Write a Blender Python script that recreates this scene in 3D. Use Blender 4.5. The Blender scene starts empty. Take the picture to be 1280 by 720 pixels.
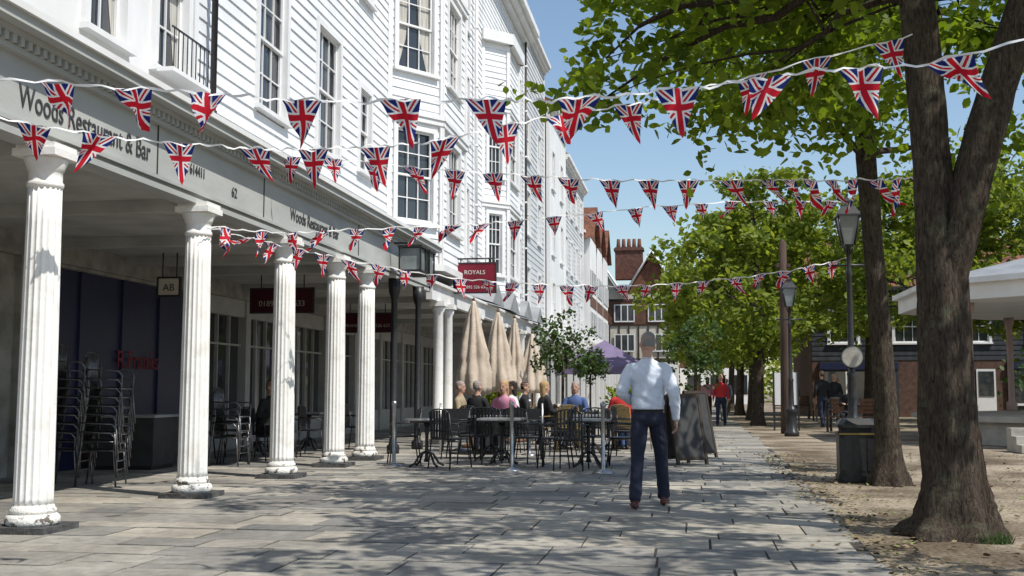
import bpy, math, random
import numpy as np
from mathutils import Vector, Matrix, kdtree
from mathutils import noise as mn
random.seed(7); rng=np.random.default_rng(7)
R=math.radians
scene=bpy.context.scene
COL=scene.collection

# ---------------------------------------------------------------- materials
def _n(nt,t,**k):
    n=nt.nodes.new(t)
    for a,b in k.items(): setattr(n,a,b)
    return n
MATS={}
def pm(name,c1,c2=None,scale=4,rough=.7,bump=0.0,spec=.3,metal=0,detail=6,stretch=(1,1,1),lo=.35,hi=.65,bscale=None,coat=0,bdist=.03):
    if name in MATS: return MATS[name]
    m=bpy.data.materials.new(name); m.use_nodes=True; nt=m.node_tree; b=nt.nodes['Principled BSDF']
    b.inputs['Roughness'].default_value=rough; b.inputs['Metallic'].default_value=metal
    b.inputs['Specular IOR Level'].default_value=spec
    b.inputs['Coat Weight'].default_value=coat
    if c2 is None: c2=tuple(x*.8 for x in c1)
    tc=_n(nt,'ShaderNodeTexCoord'); mp=_n(nt,'ShaderNodeMapping'); mp.inputs['Scale'].default_value=stretch
    nt.links.new(tc.outputs['Object'],mp.inputs[0])
    no=_n(nt,'ShaderNodeTexNoise'); no.inputs['Scale'].default_value=scale; no.inputs['Detail'].default_value=detail
    nt.links.new(mp.outputs[0],no.inputs['Vector'])
    cr=_n(nt,'ShaderNodeValToRGB'); cr.color_ramp.elements[0].position=lo; cr.color_ramp.elements[1].position=hi
    cr.color_ramp.elements[0].color=(*c2,1); cr.color_ramp.elements[1].color=(*c1,1)
    nt.links.new(no.outputs['Fac'],cr.inputs[0]); nt.links.new(cr.outputs[0],b.inputs['Base Color'])
    if bump:
        n2=_n(nt,'ShaderNodeTexNoise'); n2.inputs['Scale'].default_value=bscale or scale*4; n2.inputs['Detail'].default_value=5
        nt.links.new(mp.outputs[0],n2.inputs['Vector'])
        bp=_n(nt,'ShaderNodeBump'); bp.inputs['Strength'].default_value=min(1,bump); bp.inputs['Distance'].default_value=bdist
        nt.links.new(n2.outputs['Fac'],bp.inputs['Height']); nt.links.new(bp.outputs[0],b.inputs['Normal'])
    MATS[name]=m; return m
def ramp_island(name,cols,rough=.8,trans=0,noise=None,bump=0,spec=.3,tcol=None):
    m=bpy.data.materials.new(name); m.use_nodes=True; nt=m.node_tree; b=nt.nodes['Principled BSDF']
    b.inputs['Roughness'].default_value=rough; b.inputs['Specular IOR Level'].default_value=spec
    ge=_n(nt,'ShaderNodeNewGeometry'); cr=_n(nt,'ShaderNodeValToRGB')
    els=cr.color_ramp.elements
    while len(els)<len(cols): els.new(.5)
    for i,c in enumerate(cols):
        els[i].position=i/(len(cols)-1); els[i].color=(*c,1)
    nt.links.new(ge.outputs['Random Per Island'],cr.inputs[0])
    out=cr.outputs[0]
    tc=_n(nt,'ShaderNodeTexCoord')
    if noise:
        for sc,lo,hi,l2,h2 in noise:
            no=_n(nt,'ShaderNodeTexNoise'); no.inputs['Scale'].default_value=sc; no.inputs['Detail'].default_value=7
            nt.links.new(tc.outputs['Object'],no.inputs['Vector'])
            mr=_n(nt,'ShaderNodeMapRange'); mr.inputs[1].default_value=lo; mr.inputs[2].default_value=hi
            mr.inputs[3].default_value=l2; mr.inputs[4].default_value=h2
            nt.links.new(no.outputs['Fac'],mr.inputs[0])
            mx=_n(nt,'ShaderNodeVectorMath',operation='SCALE')
            nt.links.new(out,mx.inputs[0]); nt.links.new(mr.outputs[0],mx.inputs['Scale']); out=mx.outputs[0]
        if bump:
            n3=_n(nt,'ShaderNodeTexNoise'); n3.inputs['Scale'].default_value=25; n3.inputs['Detail'].default_value=6
            nt.links.new(tc.outputs['Object'],n3.inputs['Vector'])
            bp=_n(nt,'ShaderNodeBump'); bp.inputs['Strength'].default_value=bump; bp.inputs['Distance'].default_value=.02
            nt.links.new(n3.outputs['Fac'],bp.inputs['Height']); nt.links.new(bp.outputs[0],b.inputs['Normal'])
    nt.links.new(out,b.inputs['Base Color'])
    if trans:
        tr=_n(nt,'ShaderNodeBsdfTranslucent'); ms=_n(nt,'ShaderNodeMixShader'); ms.inputs[0].default_value=trans
        hs=_n(nt,'ShaderNodeVectorMath',operation='MULTIPLY'); hs.inputs[1].default_value=tcol or (1.9,1.7,.8)
        nt.links.new(out,hs.inputs[0]); nt.links.new(hs.outputs[0],tr.inputs['Color'])
        nt.links.new(b.outputs[0],ms.inputs[1]); nt.links.new(tr.outputs[0],ms.inputs[2])
        nt.links.new(ms.outputs[0],nt.nodes['Material Output'].inputs[0])
    MATS[name]=m; return m

M_white=pm('white_paint',(.80,.80,.80),(.70,.70,.69),scale=1.3,rough=.5,bump=.15,bscale=8,stretch=(1,1,.35))
M_board=pm('weatherboard_paint',(.83,.84,.85),(.70,.71,.73),scale=1.2,rough=.5,bump=.2,bscale=6,lo=.3,hi=.6)
M_greyboard=pm('grey_weatherboard_paint',(.60,.61,.62),(.50,.51,.52),scale=1.2,rough=.5,bump=.2,bscale=6)
M_colpaint=pm('column_paint',(.83,.82,.79),(.72,.70,.66),scale=5,rough=.55,bump=.15,lo=.3,hi=.5)
M_colbase=pm('flaking_paint',(.78,.76,.72),(.16,.14,.12),scale=14,rough=.8,bump=.5,lo=.38,hi=.44)
M_blackstone=pm('plinth_stone',(.10,.10,.10),(.05,.05,.05),scale=10,rough=.8,bump=.5)
M_fascia=pm('fascia_paint',(.47,.48,.46),(.36,.37,.36),scale=2,rough=.6,bump=.2,stretch=(1,.3,1))
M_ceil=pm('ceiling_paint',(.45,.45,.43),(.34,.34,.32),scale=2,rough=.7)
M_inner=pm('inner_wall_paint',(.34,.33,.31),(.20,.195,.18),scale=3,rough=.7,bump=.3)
M_shopwhite=pm('shopfront_paint',(.42,.42,.41),(.34,.34,.33),scale=3,rough=.5)
M_navy=pm('navy_paint',(.018,.022,.07),(.014,.018,.055),rough=.35,spec=.5)
M_maroon=pm('maroon_sign_paint',(.06,.008,.016),rough=.4)
M_red=pm('red_sign_paint',(.22,.012,.03),rough=.4)
M_signletters=pm('sign_letter_paint',(.75,.73,.68),rough=.6)
M_dimletters=pm('faded_letter_paint',(.40,.38,.33),rough=.6)
M_dark_letters=pm('dark_letter_paint',(.06,.06,.065),rough=.6)
M_redletters=pm('red_letter_paint',(.22,.02,.03),rough=.6)
M_black=pm('black_iron',(.015,.015,.017),(.028,.028,.03),scale=20,rough=.4,spec=.5)
M_steel=pm('brushed_steel',(.45,.45,.46),(.35,.35,.36),scale=20,rough=.3,metal=.9)
M_glass=pm('window_glass',(.02,.024,.03),(.05,.055,.06),scale=.7,rough=.06,spec=.8)
M_curtain=pm('curtain',(.55,.53,.48),(.35,.33,.3),scale=9,rough=.9,stretch=(3,3,.2))
M_lampglass=pm('lantern_glass',(.30,.33,.33),(.18,.20,.2),scale=3,rough=.12,spec=.6)
M_gold=pm('gold_paint',(.40,.27,.07),rough=.4,metal=.6)
M_tile=pm('red_clay_tile',(.22,.085,.05),(.10,.05,.035),scale=3,rough=.85,bump=.6,bscale=14)
M_brick=pm('brick_red',(.18,.085,.06),(.10,.05,.04),scale=5,rough=.85,bump=.4)
M_dbrick=pm('brick_brown',(.13,.075,.055),(.075,.045,.035),scale=5,rough=.85,bump=.4)
M_timber=pm('dark_timber',(.05,.035,.025),rough=.7)
M_cream=pm('cream_render',(.60,.56,.47),(.5,.47,.40),scale=2,rough=.8)
M_darkboard=pm('dark_weatherboard',(.045,.05,.06),(.025,.027,.032),scale=3,rough=.6)
M_brown=pm('brown_hung_tile',(.16,.08,.05),(.09,.05,.035),scale=5,rough=.85,bump=.5)
M_canvas=pm('beige_canvas',(.56,.47,.38),(.46,.38,.30),scale=5,rough=.9,bump=.3)
M_purple=pm('purple_canvas',(.20,.16,.27),(.16,.13,.22),scale=3,rough=.85)
M_concrete=pm('pale_stone',(.44,.42,.37),(.33,.31,.28),scale=4,rough=.85,bump=.3)
M_roofgrey=pm('lead_roof',(.30,.31,.32),(.23,.24,.25),scale=2,rough=.6)
M_wood=pm('varnished_wood',(.16,.08,.04),(.10,.05,.03),scale=8,rough=.5,stretch=(1,1,.2))
M_chalk=pm('chalkboard',(.02,.021,.022),(.05,.05,.05),scale=5,rough=.7,lo=.4,hi=.9)
M_pole=pm('weathered_timber',(.10,.065,.05),(.055,.035,.025),scale=8,rough=.85,bump=.5,stretch=(1,1,.1))
M_pink=pm('pinkish_paint',(.42,.30,.28),(.36,.27,.25),rough=.6)
M_wicker=pm('wicker',(.30,.22,.09),(.16,.11,.05),scale=30,rough=.8,bump=.6)
M_tabletop=pm('table_top',(.42,.42,.42),(.3,.3,.3),scale=12,rough=.3,metal=.5)
M_terra=pm('planter_lead',(.10,.10,.10),rough=.7,bump=.3)
def barkmat():
    m=bpy.data.materials.new('bark'); m.use_nodes=True; nt=m.node_tree; b=nt.nodes['Principled BSDF']
    b.inputs['Roughness'].default_value=.95; b.inputs['Specular IOR Level'].default_value=.1
    tc=_n(nt,'ShaderNodeTexCoord'); mp=_n(nt,'ShaderNodeMapping'); mp.inputs['Scale'].default_value=(1,1,.22); nt.links.new(tc.outputs['Object'],mp.inputs[0])
    n1=_n(nt,'ShaderNodeTexNoise'); n1.inputs['Scale'].default_value=44; n1.inputs['Detail'].default_value=8; n1.inputs['Roughness'].default_value=.65; n1.inputs['Distortion'].default_value=.8; nt.links.new(mp.outputs[0],n1.inputs[0])
    n2=_n(nt,'ShaderNodeTexNoise'); n2.inputs['Scale'].default_value=5; n2.inputs['Detail'].default_value=9; n2.inputs['Roughness'].default_value=.7; nt.links.new(tc.outputs['Object'],n2.inputs[0])
    r1=_n(nt,'ShaderNodeValToRGB'); e=r1.color_ramp.elements; e[0].position=.34; e[0].color=(.025,.02,.015,1); e[1].position=.66; e[1].color=(.115,.09,.07,1)
    nt.links.new(n1.outputs['Fac'],r1.inputs[0])
    r2=_n(nt,'ShaderNodeValToRGB'); e=r2.color_ramp.elements; e[0].position=.55; e[0].color=(0,0,0,1); e[1].position=.66; e[1].color=(.55,.55,.55,1); nt.links.new(n2.outputs['Fac'],r2.inputs[0])
    mx=_n(nt,'ShaderNodeMix',data_type='RGBA'); nt.links.new(r2.outputs[0],mx.inputs[0]); nt.links.new(r1.outputs[0],mx.inputs[6]); mx.inputs[7].default_value=(.15,.155,.10,1)
    nt.links.new(mx.outputs[2],b.inputs['Base Color'])
    bp=_n(nt,'ShaderNodeBump'); bp.inputs['Strength'].default_value=.9; bp.inputs['Distance'].default_value=.04; nt.links.new(n1.outputs['Fac'],bp.inputs['Height']); nt.links.new(bp.outputs[0],b.inputs['Normal'])
    return m
M_bark=barkmat()
def leafmat(n,a,b,c,t=.5): return ramp_island(n,[a,b,c],rough=.55,trans=t,spec=.25,tcol=(1.6,1.5,.6))
M_leafN=leafmat('lime_leaves_near',(.075,.125,.015),(.14,.21,.022),(.21,.29,.04),.55)
M_leafM=leafmat('lime_leaves_mid',(.10,.15,.025),(.17,.225,.035),(.25,.30,.06))
M_leafD=leafmat('dark_shrub_leaves',(.025,.055,.014),(.05,.09,.02),(.08,.13,.035),.25)
M_litter=ramp_island('leaf_litter',[(.16,.11,.06),(.25,.19,.11),(.10,.07,.04),(.2,.22,.08)])
M_slab=ramp_island('sandstone_slabs',[(.145,.143,.14),(.28,.26,.23),(.36,.325,.27),(.19,.185,.175),(.41,.375,.315),(.24,.225,.20),(.35,.32,.27),(.16,.157,.15),(.30,.28,.24)],
    rough=.7,noise=[(1.1,.3,.7,.70,1.2),(9,.3,.7,.78,1.18)],bump=.5)
def dirtmat():
    m=bpy.data.materials.new('beige_gravel'); m.use_nodes=True; nt=m.node_tree; b=nt.nodes['Principled BSDF']
    b.inputs['Roughness'].default_value=.95; b.inputs['Specular IOR Level'].default_value=.15
    tc=_n(nt,'ShaderNodeTexCoord')
    def noise(s,d=8):
        n=_n(nt,'ShaderNodeTexNoise'); n.inputs['Scale'].default_value=s; n.inputs['Detail'].default_value=d
        nt.links.new(tc.outputs['Object'],n.inputs['Vector']); return n.outputs['Fac']
    r1=_n(nt,'ShaderNodeValToRGB'); e=r1.color_ramp.elements
    e[0].position=.38; e[0].color=(.13,.10,.07,1); e[1].position=.6; e[1].color=(.36,.30,.225,1)
    nt.links.new(noise(.7,10),r1.inputs[0])
    r2=_n(nt,'ShaderNodeValToRGB'); e=r2.color_ramp.elements
    e[0].position=.35; e[0].color=(.6,.6,.6,1); e[1].position=.68; e[1].color=(1.25,1.25,1.25,1)
    nt.links.new(noise(28,8),r2.inputs[0])
    mx=_n(nt,'ShaderNodeVectorMath',operation='MULTIPLY')
    nt.links.new(r1.outputs[0],mx.inputs[0]); nt.links.new(r2.outputs[0],mx.inputs[1])
    nt.links.new(mx.outputs[0],b.inputs['Base Color'])
    bp=_n(nt,'ShaderNodeBump'); bp.inputs['Strength'].default_value=.8; bp.inputs['Distance'].default_value=.02
    nt.links.new(noise(45,6),bp.inputs['Height']); nt.links.new(bp.outputs[0],b.inputs['Normal'])
    return m
M_dirt=dirtmat()
M_mortar=pm('joint_earth',(.07,.06,.05),(.04,.035,.03),scale=8,rough=1)
def flagmat():
    m=bpy.data.materials.new('union_flag_cloth'); m.use_nodes=True; nt=m.node_tree; b=nt.nodes['Principled BSDF']
    b.inputs['Roughness'].default_value=.7; b.inputs['Specular IOR Level'].default_value=.2
    uv=_n(nt,'ShaderNodeUVMap'); uv.uv_map='UVMap'; sp=_n(nt,'ShaderNodeSeparateXYZ'); nt.links.new(uv.outputs[0],sp.inputs[0])
    def mth(op,a,b2=None):
        n=_n(nt,'ShaderNodeMath',operation=op)
        for i,x in enumerate((a,b2)):
            if x is None: continue
            if isinstance(x,(int,float)): n.inputs[i].default_value=x
            else: nt.links.new(x,n.inputs[i])
        return n.outputs[0]
    au=mth('ABSOLUTE',sp.outputs[0]); av=mth('ABSOLUTE',sp.outputs[1])
    d=mth('ABSOLUTE',mth('SUBTRACT',au,mth('MULTIPLY',av,1.15))); c=mth('MINIMUM',au,av)
    blue=(.012,.022,.17,1); white=(.8,.8,.8,1); red=(.56,.012,.03,1)
    def mix(f,A,Bc):
        n=_n(nt,'ShaderNodeMix',data_type='RGBA'); nt.links.new(f,n.inputs[0])
        if isinstance(A,tuple): n.inputs[6].default_value=A
        else: nt.links.new(A,n.inputs[6])
        n.inputs[7].default_value=Bc; return n.outputs[2]
    k=mix(mth('LESS_THAN',d,.19),blue,white); k=mix(mth('LESS_THAN',d,.065),k,red)
    k=mix(mth('LESS_THAN',c,.20),k,white); k=mix(mth('LESS_THAN',c,.12),k,red)
    nt.links.new(k,b.inputs['Base Color'])
    tr=_n(nt,'ShaderNodeBsdfTranslucent'); nt.links.new(k,tr.inputs[0]); ms=_n(nt,'ShaderNodeMixShader'); ms.inputs[0].default_value=.3
    nt.links.new(b.outputs[0],ms.inputs[1]); nt.links.new(tr.outputs[0],ms.inputs[2]); nt.links.new(ms.outputs[0],nt.nodes['Material Output'].inputs[0])
    return m
M_flag=flagmat(); M_tape=pm('white_tape',(.8,.8,.8),(.75,.75,.75),rough=.6)

# ---------------------------------------------------------------- mesh builder
class MB:
    def __init__(s): s.v=[];s.f=[];s.m=[];s.sm=[];s.slots=[];s.T=Matrix.Identity(4)
    def mi(s,mat):
        if mat not in s.slots: s.slots.append(mat)
        return s.slots.index(mat)
    def add(s,vs,fs,mat,smooth=False):
        o=len(s.v); T=s.T
        s.v.extend([tuple(T@Vector(p)) for p in vs]); i=s.mi(mat)
        for f in fs: s.f.append(tuple(o+k for k in f)); s.m.append(i); s.sm.append(smooth)
    def box(s,x0,x1,y0,y1,z0,z1,mat):
        s.add([(x0,y0,z0),(x1,y0,z0),(x1,y1,z0),(x0,y1,z0),(x0,y0,z1),(x1,y0,z1),(x1,y1,z1),(x0,y1,z1)],
              [(0,3,2,1),(4,5,6,7),(0,1,5,4),(1,2,6,5),(2,3,7,6),(3,0,4,7)],mat)
    def tube(s,pts,rad,mat,n=8,smooth=True,jit=0,cap=True,mod=None):
        pts=[Vector(p) for p in pts]
        if isinstance(rad,(int,float)): rad=[rad]*len(pts)
        vs=[];fs=[];ref=None
        for i,p in enumerate(pts):
            d=(pts[min(i+1,len(pts)-1)]-pts[max(i-1,0)]).normalized()
            if ref is None:
                ref=Vector((1,0,0)) if abs(d.x)<.9 else Vector((0,1,0))
            a=(ref-d*ref.dot(d)).normalized(); b=d.cross(a); ref=a
            for k in range(n):
                t=2*math.pi*k/n; r=rad[i]*(1+(random.uniform(-jit,jit) if jit else 0))*(mod(t,p.z) if mod else 1)
                vs.append(p+a*math.cos(t)*r+b*math.sin(t)*r)
        for i in range(len(pts)-1):
            for k in range(n):
                fs.append((i*n+k,i*n+(k+1)%n,(i+1)*n+(k+1)%n,(i+1)*n+k))
        if cap: fs.append(tuple(range(n-1,-1,-1))); fs.append(tuple((len(pts)-1)*n+k for k in range(n)))
        s.add(vs,fs,mat,smooth)
    def lathe(s,prof,mat,c=(0,0,0),n=24,mod=None,smooth=True,rot=0):
        vs=[];fs=[]
        for j,(r,z) in enumerate(prof):
            for k in range(n):
                t=2*math.pi*k/n+rot; rr=r*(mod(t,z) if mod else 1)
                vs.append((c[0]+rr*math.cos(t),c[1]+rr*math.sin(t),c[2]+z))
        for i in range(len(prof)-1):
            for k in range(n): fs.append((i*n+k,i*n+(k+1)%n,(i+1)*n+(k+1)%n,(i+1)*n+k))
        fs.append(tuple(range(n-1,-1,-1))); fs.append(tuple((len(prof)-1)*n+k for k in range(n)))
        s.add(vs,fs,mat,smooth)
    def obj(s,name,parent=None,loc=None):
        me=bpy.data.meshes.new(name); me.from_pydata(s.v,[],s.f)
        for m in s.slots: me.materials.append(m)
        me.polygons.foreach_set('material_index',s.m); me.polygons.foreach_set('use_smooth',s.sm); me.update()
        o=bpy.data.objects.new(name,me); COL.objects.link(o)
        if parent: o.parent=parent
        if loc: o.location=loc
        return o
def empty(name,loc=(0,0,0)):
    e=bpy.data.objects.new(name,None); e.location=loc; e.empty_display_size=.2; COL.objects.link(e); return e
def text(body,name,size,mat,loc,rot,parent,align='LEFT',sx=1,ext=.004):
    c=bpy.data.curves.new(name,'FONT'); c.body=body; c.size=size; c.extrude=ext; c.align_x=align
    c.materials.append(mat); o=bpy.data.objects.new(name,c); COL.objects.link(o); o.location=loc; o.rotation_euler=rot; o.scale=(sx,1,1)
    o.parent=parent; return o
def wallT(x,y,ang): return Matrix.Translation((x,y,0))@Matrix.Rotation(ang,4,'Z')

# ---------------------------------------------------------------- facades
def window(mb,s,w,z,h,cols,rows,curtain=0,frame=M_white,sill=True,casing=.11):
    mb.box(s-casing,s,-.055,.12,z-casing*.3,z+h+casing,frame); mb.box(s+w,s+w+casing,-.055,.12,z-casing*.3,z+h+casing,frame)
    mb.box(s,s+w,-.052,.12,z+h,z+h+casing-.003,frame)
    mb.box(s-casing-.03,s+w+casing+.03,-.11,.12,z-.10,z-casing*.3,frame) if sill else None
    mb.box(s,s+w,-.03,.12,z-casing*.3,z,frame)
    mb.box(s,s+w,.10,.11,z,z+h,M_glass)
    if curtain:
        mb.add([(s+.03,.096,z+h),(s+w*.42,.096,z+h),(s+w*.3,.096,z+h*.35),(s+.1*w,.096,z+.05),(s+.03,.096,z+.05)],[(4,3,2,1,0)],M_curtain)
        mb.add([(s+w-.03,.096,z+h),(s+w*.58,.096,z+h),(s+w*.7,.096,z+h*.35),(s+.9*w,.096,z+.05),(s+w-.03,.096,z+.05)],[(0,1,2,3,4)],M_curtain)
    t=.045
    for (za,zb,yy) in ((z+h/2-.02,z+h,.03),(z,z+h/2+.02,.055)):
        mb.box(s,s+t,yy,yy+.035,za,zb,frame); mb.box(s+w-t,s+w,yy,yy+.035,za,zb,frame)
        mb.box(s+t,s+w-t,yy,yy+.035,za,za+t,frame); mb.box(s+t,s+w-t,yy,yy+.035,zb-t,zb,frame)
        r2=max(1,rows//2)
        for i in range(1,cols):
            x=s+t+(w-2*t)*i/cols; mb.box(x-.011,x+.011,yy+.006,yy+.03,za+t,zb-t,frame)
        for j in range(1,r2):
            zz=za+t+(zb-za-2*t)*j/r2; mb.box(s+t,s+w-t,yy+.008,yy+.028,zz-.011,zz+.011,frame)
def boards(mb,s0,s1,z0,z1,ops,mat,bh=.19,lip=.02):
    n=max(1,int(round((z1-z0)/bh))); bh=(z1-z0)/n
    for i in range(n):
        za=z0+i*bh; zb=za+bh; zc=(za+zb)/2
        iv=[(s0,s1)]
        for (s,w,z,h) in ops:
            if z-.04<zc<z+h+.04:
                new=[]
                for a,b in iv:
                    if s+w<=a or s>=b: new.append((a,b)); continue
                    if s>a: new.append((a,s))
                    if s+w<b: new.append((s+w,b))
                iv=new
        for a,b in iv:
            cuts=[a]; x=a+random.uniform(1.5,4.5)
            while x<b-.8: cuts.append(x); x+=random.uniform(2.5,5)
            cuts.append(b)
            for p,q in zip(cuts[:-1],cuts[1:]):
                l=lip+random.uniform(-.003,.005); w=random.uniform(-.003,.003)
                mb.add([(p,-l,za),(q-.004,-l+w,za),(q-.004,0,zb),(p,0,zb),(p,.01,za),(q-.004,.01,za)],[(0,1,2,3),(4,5,1,0)],mat)
def plainwall(mb,s0,s1,z0,z1,ops,mat):
    ss=sorted({s0,s1,*[o[0] for o in ops],*[o[0]+o[1] for o in ops]}); zs=sorted({z0,z1,*[o[2] for o in ops],*[o[2]+o[3] for o in ops]})
    for a,b in zip(ss[:-1],ss[1:]):
        for c,d in zip(zs[:-1],zs[1:]):
            m=((a+b)/2,(c+d)/2)
            if any(o[0]<m[0]<o[0]+o[1] and o[2]<m[1]<o[2]+o[3] for o in ops): continue
            if m[0]<s0 or m[0]>s1 or m[1]<z0 or m[1]>z1: continue
            mb.add([(a,0,c),(b,0,c),(b,0,d),(a,0,d)],[(0,1,2,3)],mat)
def facade(mb,s0,s1,z0,z1,wins,mat,style='board',bh=.19):
    ops=[(w[0],w[1],w[2],w[3]) for w in wins]
    (boards(mb,s0,s1,z0,z1,ops,mat,bh) if style=='board' else plainwall(mb,s0,s1,z0,z1,ops,mat))
    for w in wins: window(mb,w[0],w[1],w[2],w[3],w[4],w[5],w[6] if len(w)>6 else 0)
def cornice(mb,s0,s1,z,proj=.3,mat=M_white,h=.3):
    mb.box(s0,s1,-proj,.1,z+h*.6,z+h,mat); mb.box(s0,s1,-proj*.7,.1,z+h*.3,z+h*.6-.001,mat); mb.box(s0,s1,-proj*.35,.1,z,z+h*.3-.001,mat)

XW=-6.3
bld=empty('weatherboard_building')
mb=MB(); mb.T=wallT(XW,0,R(90))
winsL=[(10.8,.78,5.1,2.2,2,4,1),(12.35,.8,5.1,2.2,2,4,1),(7.6,.8,5.1,2.2,2,4),(10.8,.78,9,1.9,2,4),(12.35,.8,9,1.9,2,4)]
facade(mb,3,13.3,4.0,14.8,winsL,M_white,'plain')
winsM=[(15.55,1.15,5.45,2.15,3,4),(18.25,1.2,5.4,2.15,3,4),(20.75,.75,5.5,1.6,2,4),
       (15.55,1.15,9,1.8,3,4),(18.25,1.2,9,1.8,3,4),(20.75,.75,9,1.6,2,4)]
facade(mb,13.42,22.9,4.0,14.8,winsM,M_board)
mb.box(13.3,13.42,-.06,.1,4,14.8,M_white)
# balconette in front of the left window
for k in range(9): mb.box(12.25+k*.12,12.262+k*.12,-.30,-.29,5.02,5.5,M_black)
mb.box(12.2,13.25,-.305,-.285,5.5,5.52,M_black); mb.box(12.2,13.25,-.32,-.11,4.97,5.02,M_white)
winsR=[(28.6,1.1,5.0,2.0,3,4),(28.6,1.1,8.4,1.9,3,4),(30.7,1.0,5.0,2.0,3,4),(30.7,1.0,8.4,1.9,3,4),(28.6,1.1,11.7,1.6,3,4),(30.7,1,11.7,1.6,3,4)]
facade(mb,27.9,32.6,3.6,14.8,winsR,M_board)
winsS=[(38.6,1.1,4.9,2.0,3,4),(38.6,1.1,8.3,2.0,3,4),(41,1.1,4.9,2.0,3,4),(41,1.1,8.3,2.0,3,4),(38.6,1.1,11.4,1.7,3,4),(41,1.1,11.4,1.7,3,4)]
facade(mb,32.75,34,3.6,14.8,[],M_board)
facade(mb,34,37.6,12,14.8,[],M_board)
facade(mb,37.6,43,3.6,14.8,winsS,M_board)
for a,b in ((3,22.9),(22.9,32.6)): cornice(mb,a,b,14.8,.45,h=.45)
cornice(mb,32.6,43.2,14.8,.62,h=.6)
mb.box(32.6,32.75,-.07,.1,3.6,14.8,M_white)
mb.box(42.9,43.05,-.07,.1,3.6,14.8,M_white)
mb.T=Matrix.Identity(4)
mb.box(-14,XW-.12,3,43,3.6,14.6,M_white)
walls=mb.obj('walls_and_windows',bld)
mb=MB()
mb.add([(XW+.4,3,15.3),(XW+.4,43,15.42),(-10.2,43,17.8),(-10.2,3,17.8),(-14,3,15.3),(-14,43,15.3)],[(0,1,2,3),(3,2,5,4),(0,3,4),(1,5,2)],M_tile)
mb.obj('roof',bld)
def bay(ya,yb,z0,z1,zs,front=-5.4,parent=bld,ext=.9):
    mb=MB(); cant=1.2*ext/.9; d=front-XW
    L=math.hypot(d,cant); ang=math.atan2(cant,d)
    faces=[(wallT(XW,ya,ang),L),(wallT(front,ya+cant,R(90)),yb-ya-2*cant),(wallT(front,yb-cant,math.pi-ang),L)]
    for T,Ln in faces:
        mb.T=T; wd=Ln-.5 if Ln<2.2 else 1.3; s=(Ln-wd)/2; cols=3 if Ln<2.2 else 4
        ws=[(s,wd,z,h,cols,4,c) for z,h,c in zs]
        facade(mb,.02,Ln-.02,z0,z1,ws,M_board)
        mb.box(-.05,.07,-.065,.08,z0,z1,M_white); mb.box(Ln-.07,Ln+.05,-.068,.08,z0,z1,M_white)
        for z,h,c in zs:
            mb.box(-.07,Ln+.07,-.12,.05,z+h+.32,z+h+.42,M_white); mb.box(-.06,Ln+.06,-.09,.05,z+h+.2,z+h+.32,M_white)
        mb.box(-.1,Ln+.1,-.22,.05,z1,z1+.35,M_white)
        mb.box(-.06,Ln+.06,-.13,.05,z0-.15,z0,M_white)
    mb.T=Matrix.Identity(4)
    for z,fl in ((z0-.151,M_white),(z1+.352,M_roofgrey)):
        mb.add([(XW-.1,ya,z),(front,ya+cant,z),(front,yb-cant,z),(XW-.1,yb,z)],[(0,1,2,3)],fl)
    return mb.obj('bay_window',parent)
bay(22.9,27.9,3.95,13.6,[(4.85,2.0,0),(8.2,2.0,1),(11.3,1.8,0)])
bay(34,37.6,3.9,12.2,[(4.8,1.9,0),(7.9,1.9,0)],front=-5.6,ext=.55)
mb=MB()
for y,x,zt in ((13.75,-6.17,14.8),(32.3,-6.15,14.8),(27.98,-6.15,14.8),(42.6,-6.15,14.8)):
    mb.tube([(x,y,4.0),(x,y,zt)],.045,M_black if y!=32.3 and y!=27.98 else M_white,8)
    for z in np.arange(4.8,14,1.8): mb.tube([(x,y,z),(x,y,z+.07)],.06,M_black if y<20 else M_white,8)
mb.obj('drain_pipe',bld)

# ---- colonnade ------------------------------------------------------------
colo=empty('colonnade')
mb=MB()
CX=-5.5
mb.box(CX-.18,CX,3,23.6,3.35,4.0,M_fascia)
mb.box(CX-.20,CX+.03,3,23.6,3.30,3.36,M_fascia)
mb.box(CX-.20,CX+.05,3,23.6,3.40,3.44,M_fascia)
mb.box(CX-.18,CX+.06,3,23.6,3.98,4.03,M_fascia)
y=3.0
while y<23.5:
    mb.box(CX-.05,CX+.10,y,y+.055,4.03,4.10,M_fascia); y+=.11
mb.box(CX-.18,CX+.12,3,23.6,4.10,4.15,M_fascia)
mb.box(CX-.18,CX+.24,3,23.65,4.15,4.24,M_fascia)
mb.box(CX-.18,CX+.28,3,23.68,4.24,4.30,M_white)
mb.box(-6.42,CX-.18,3,23.6,4.20,4.26,M_roofgrey)
for y in (7.2,10.9,13.9,18.2,21.4): mb.box(CX,CX+.012,y,y+.012,3.45,3.98,M_chalk)
mb.obj('fascia',colo)
mb=MB()
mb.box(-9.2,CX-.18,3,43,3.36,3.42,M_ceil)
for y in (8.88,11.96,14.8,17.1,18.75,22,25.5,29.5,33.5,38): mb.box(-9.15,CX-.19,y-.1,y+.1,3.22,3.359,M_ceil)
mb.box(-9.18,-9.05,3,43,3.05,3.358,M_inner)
mb.obj('ceiling',colo)
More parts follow.
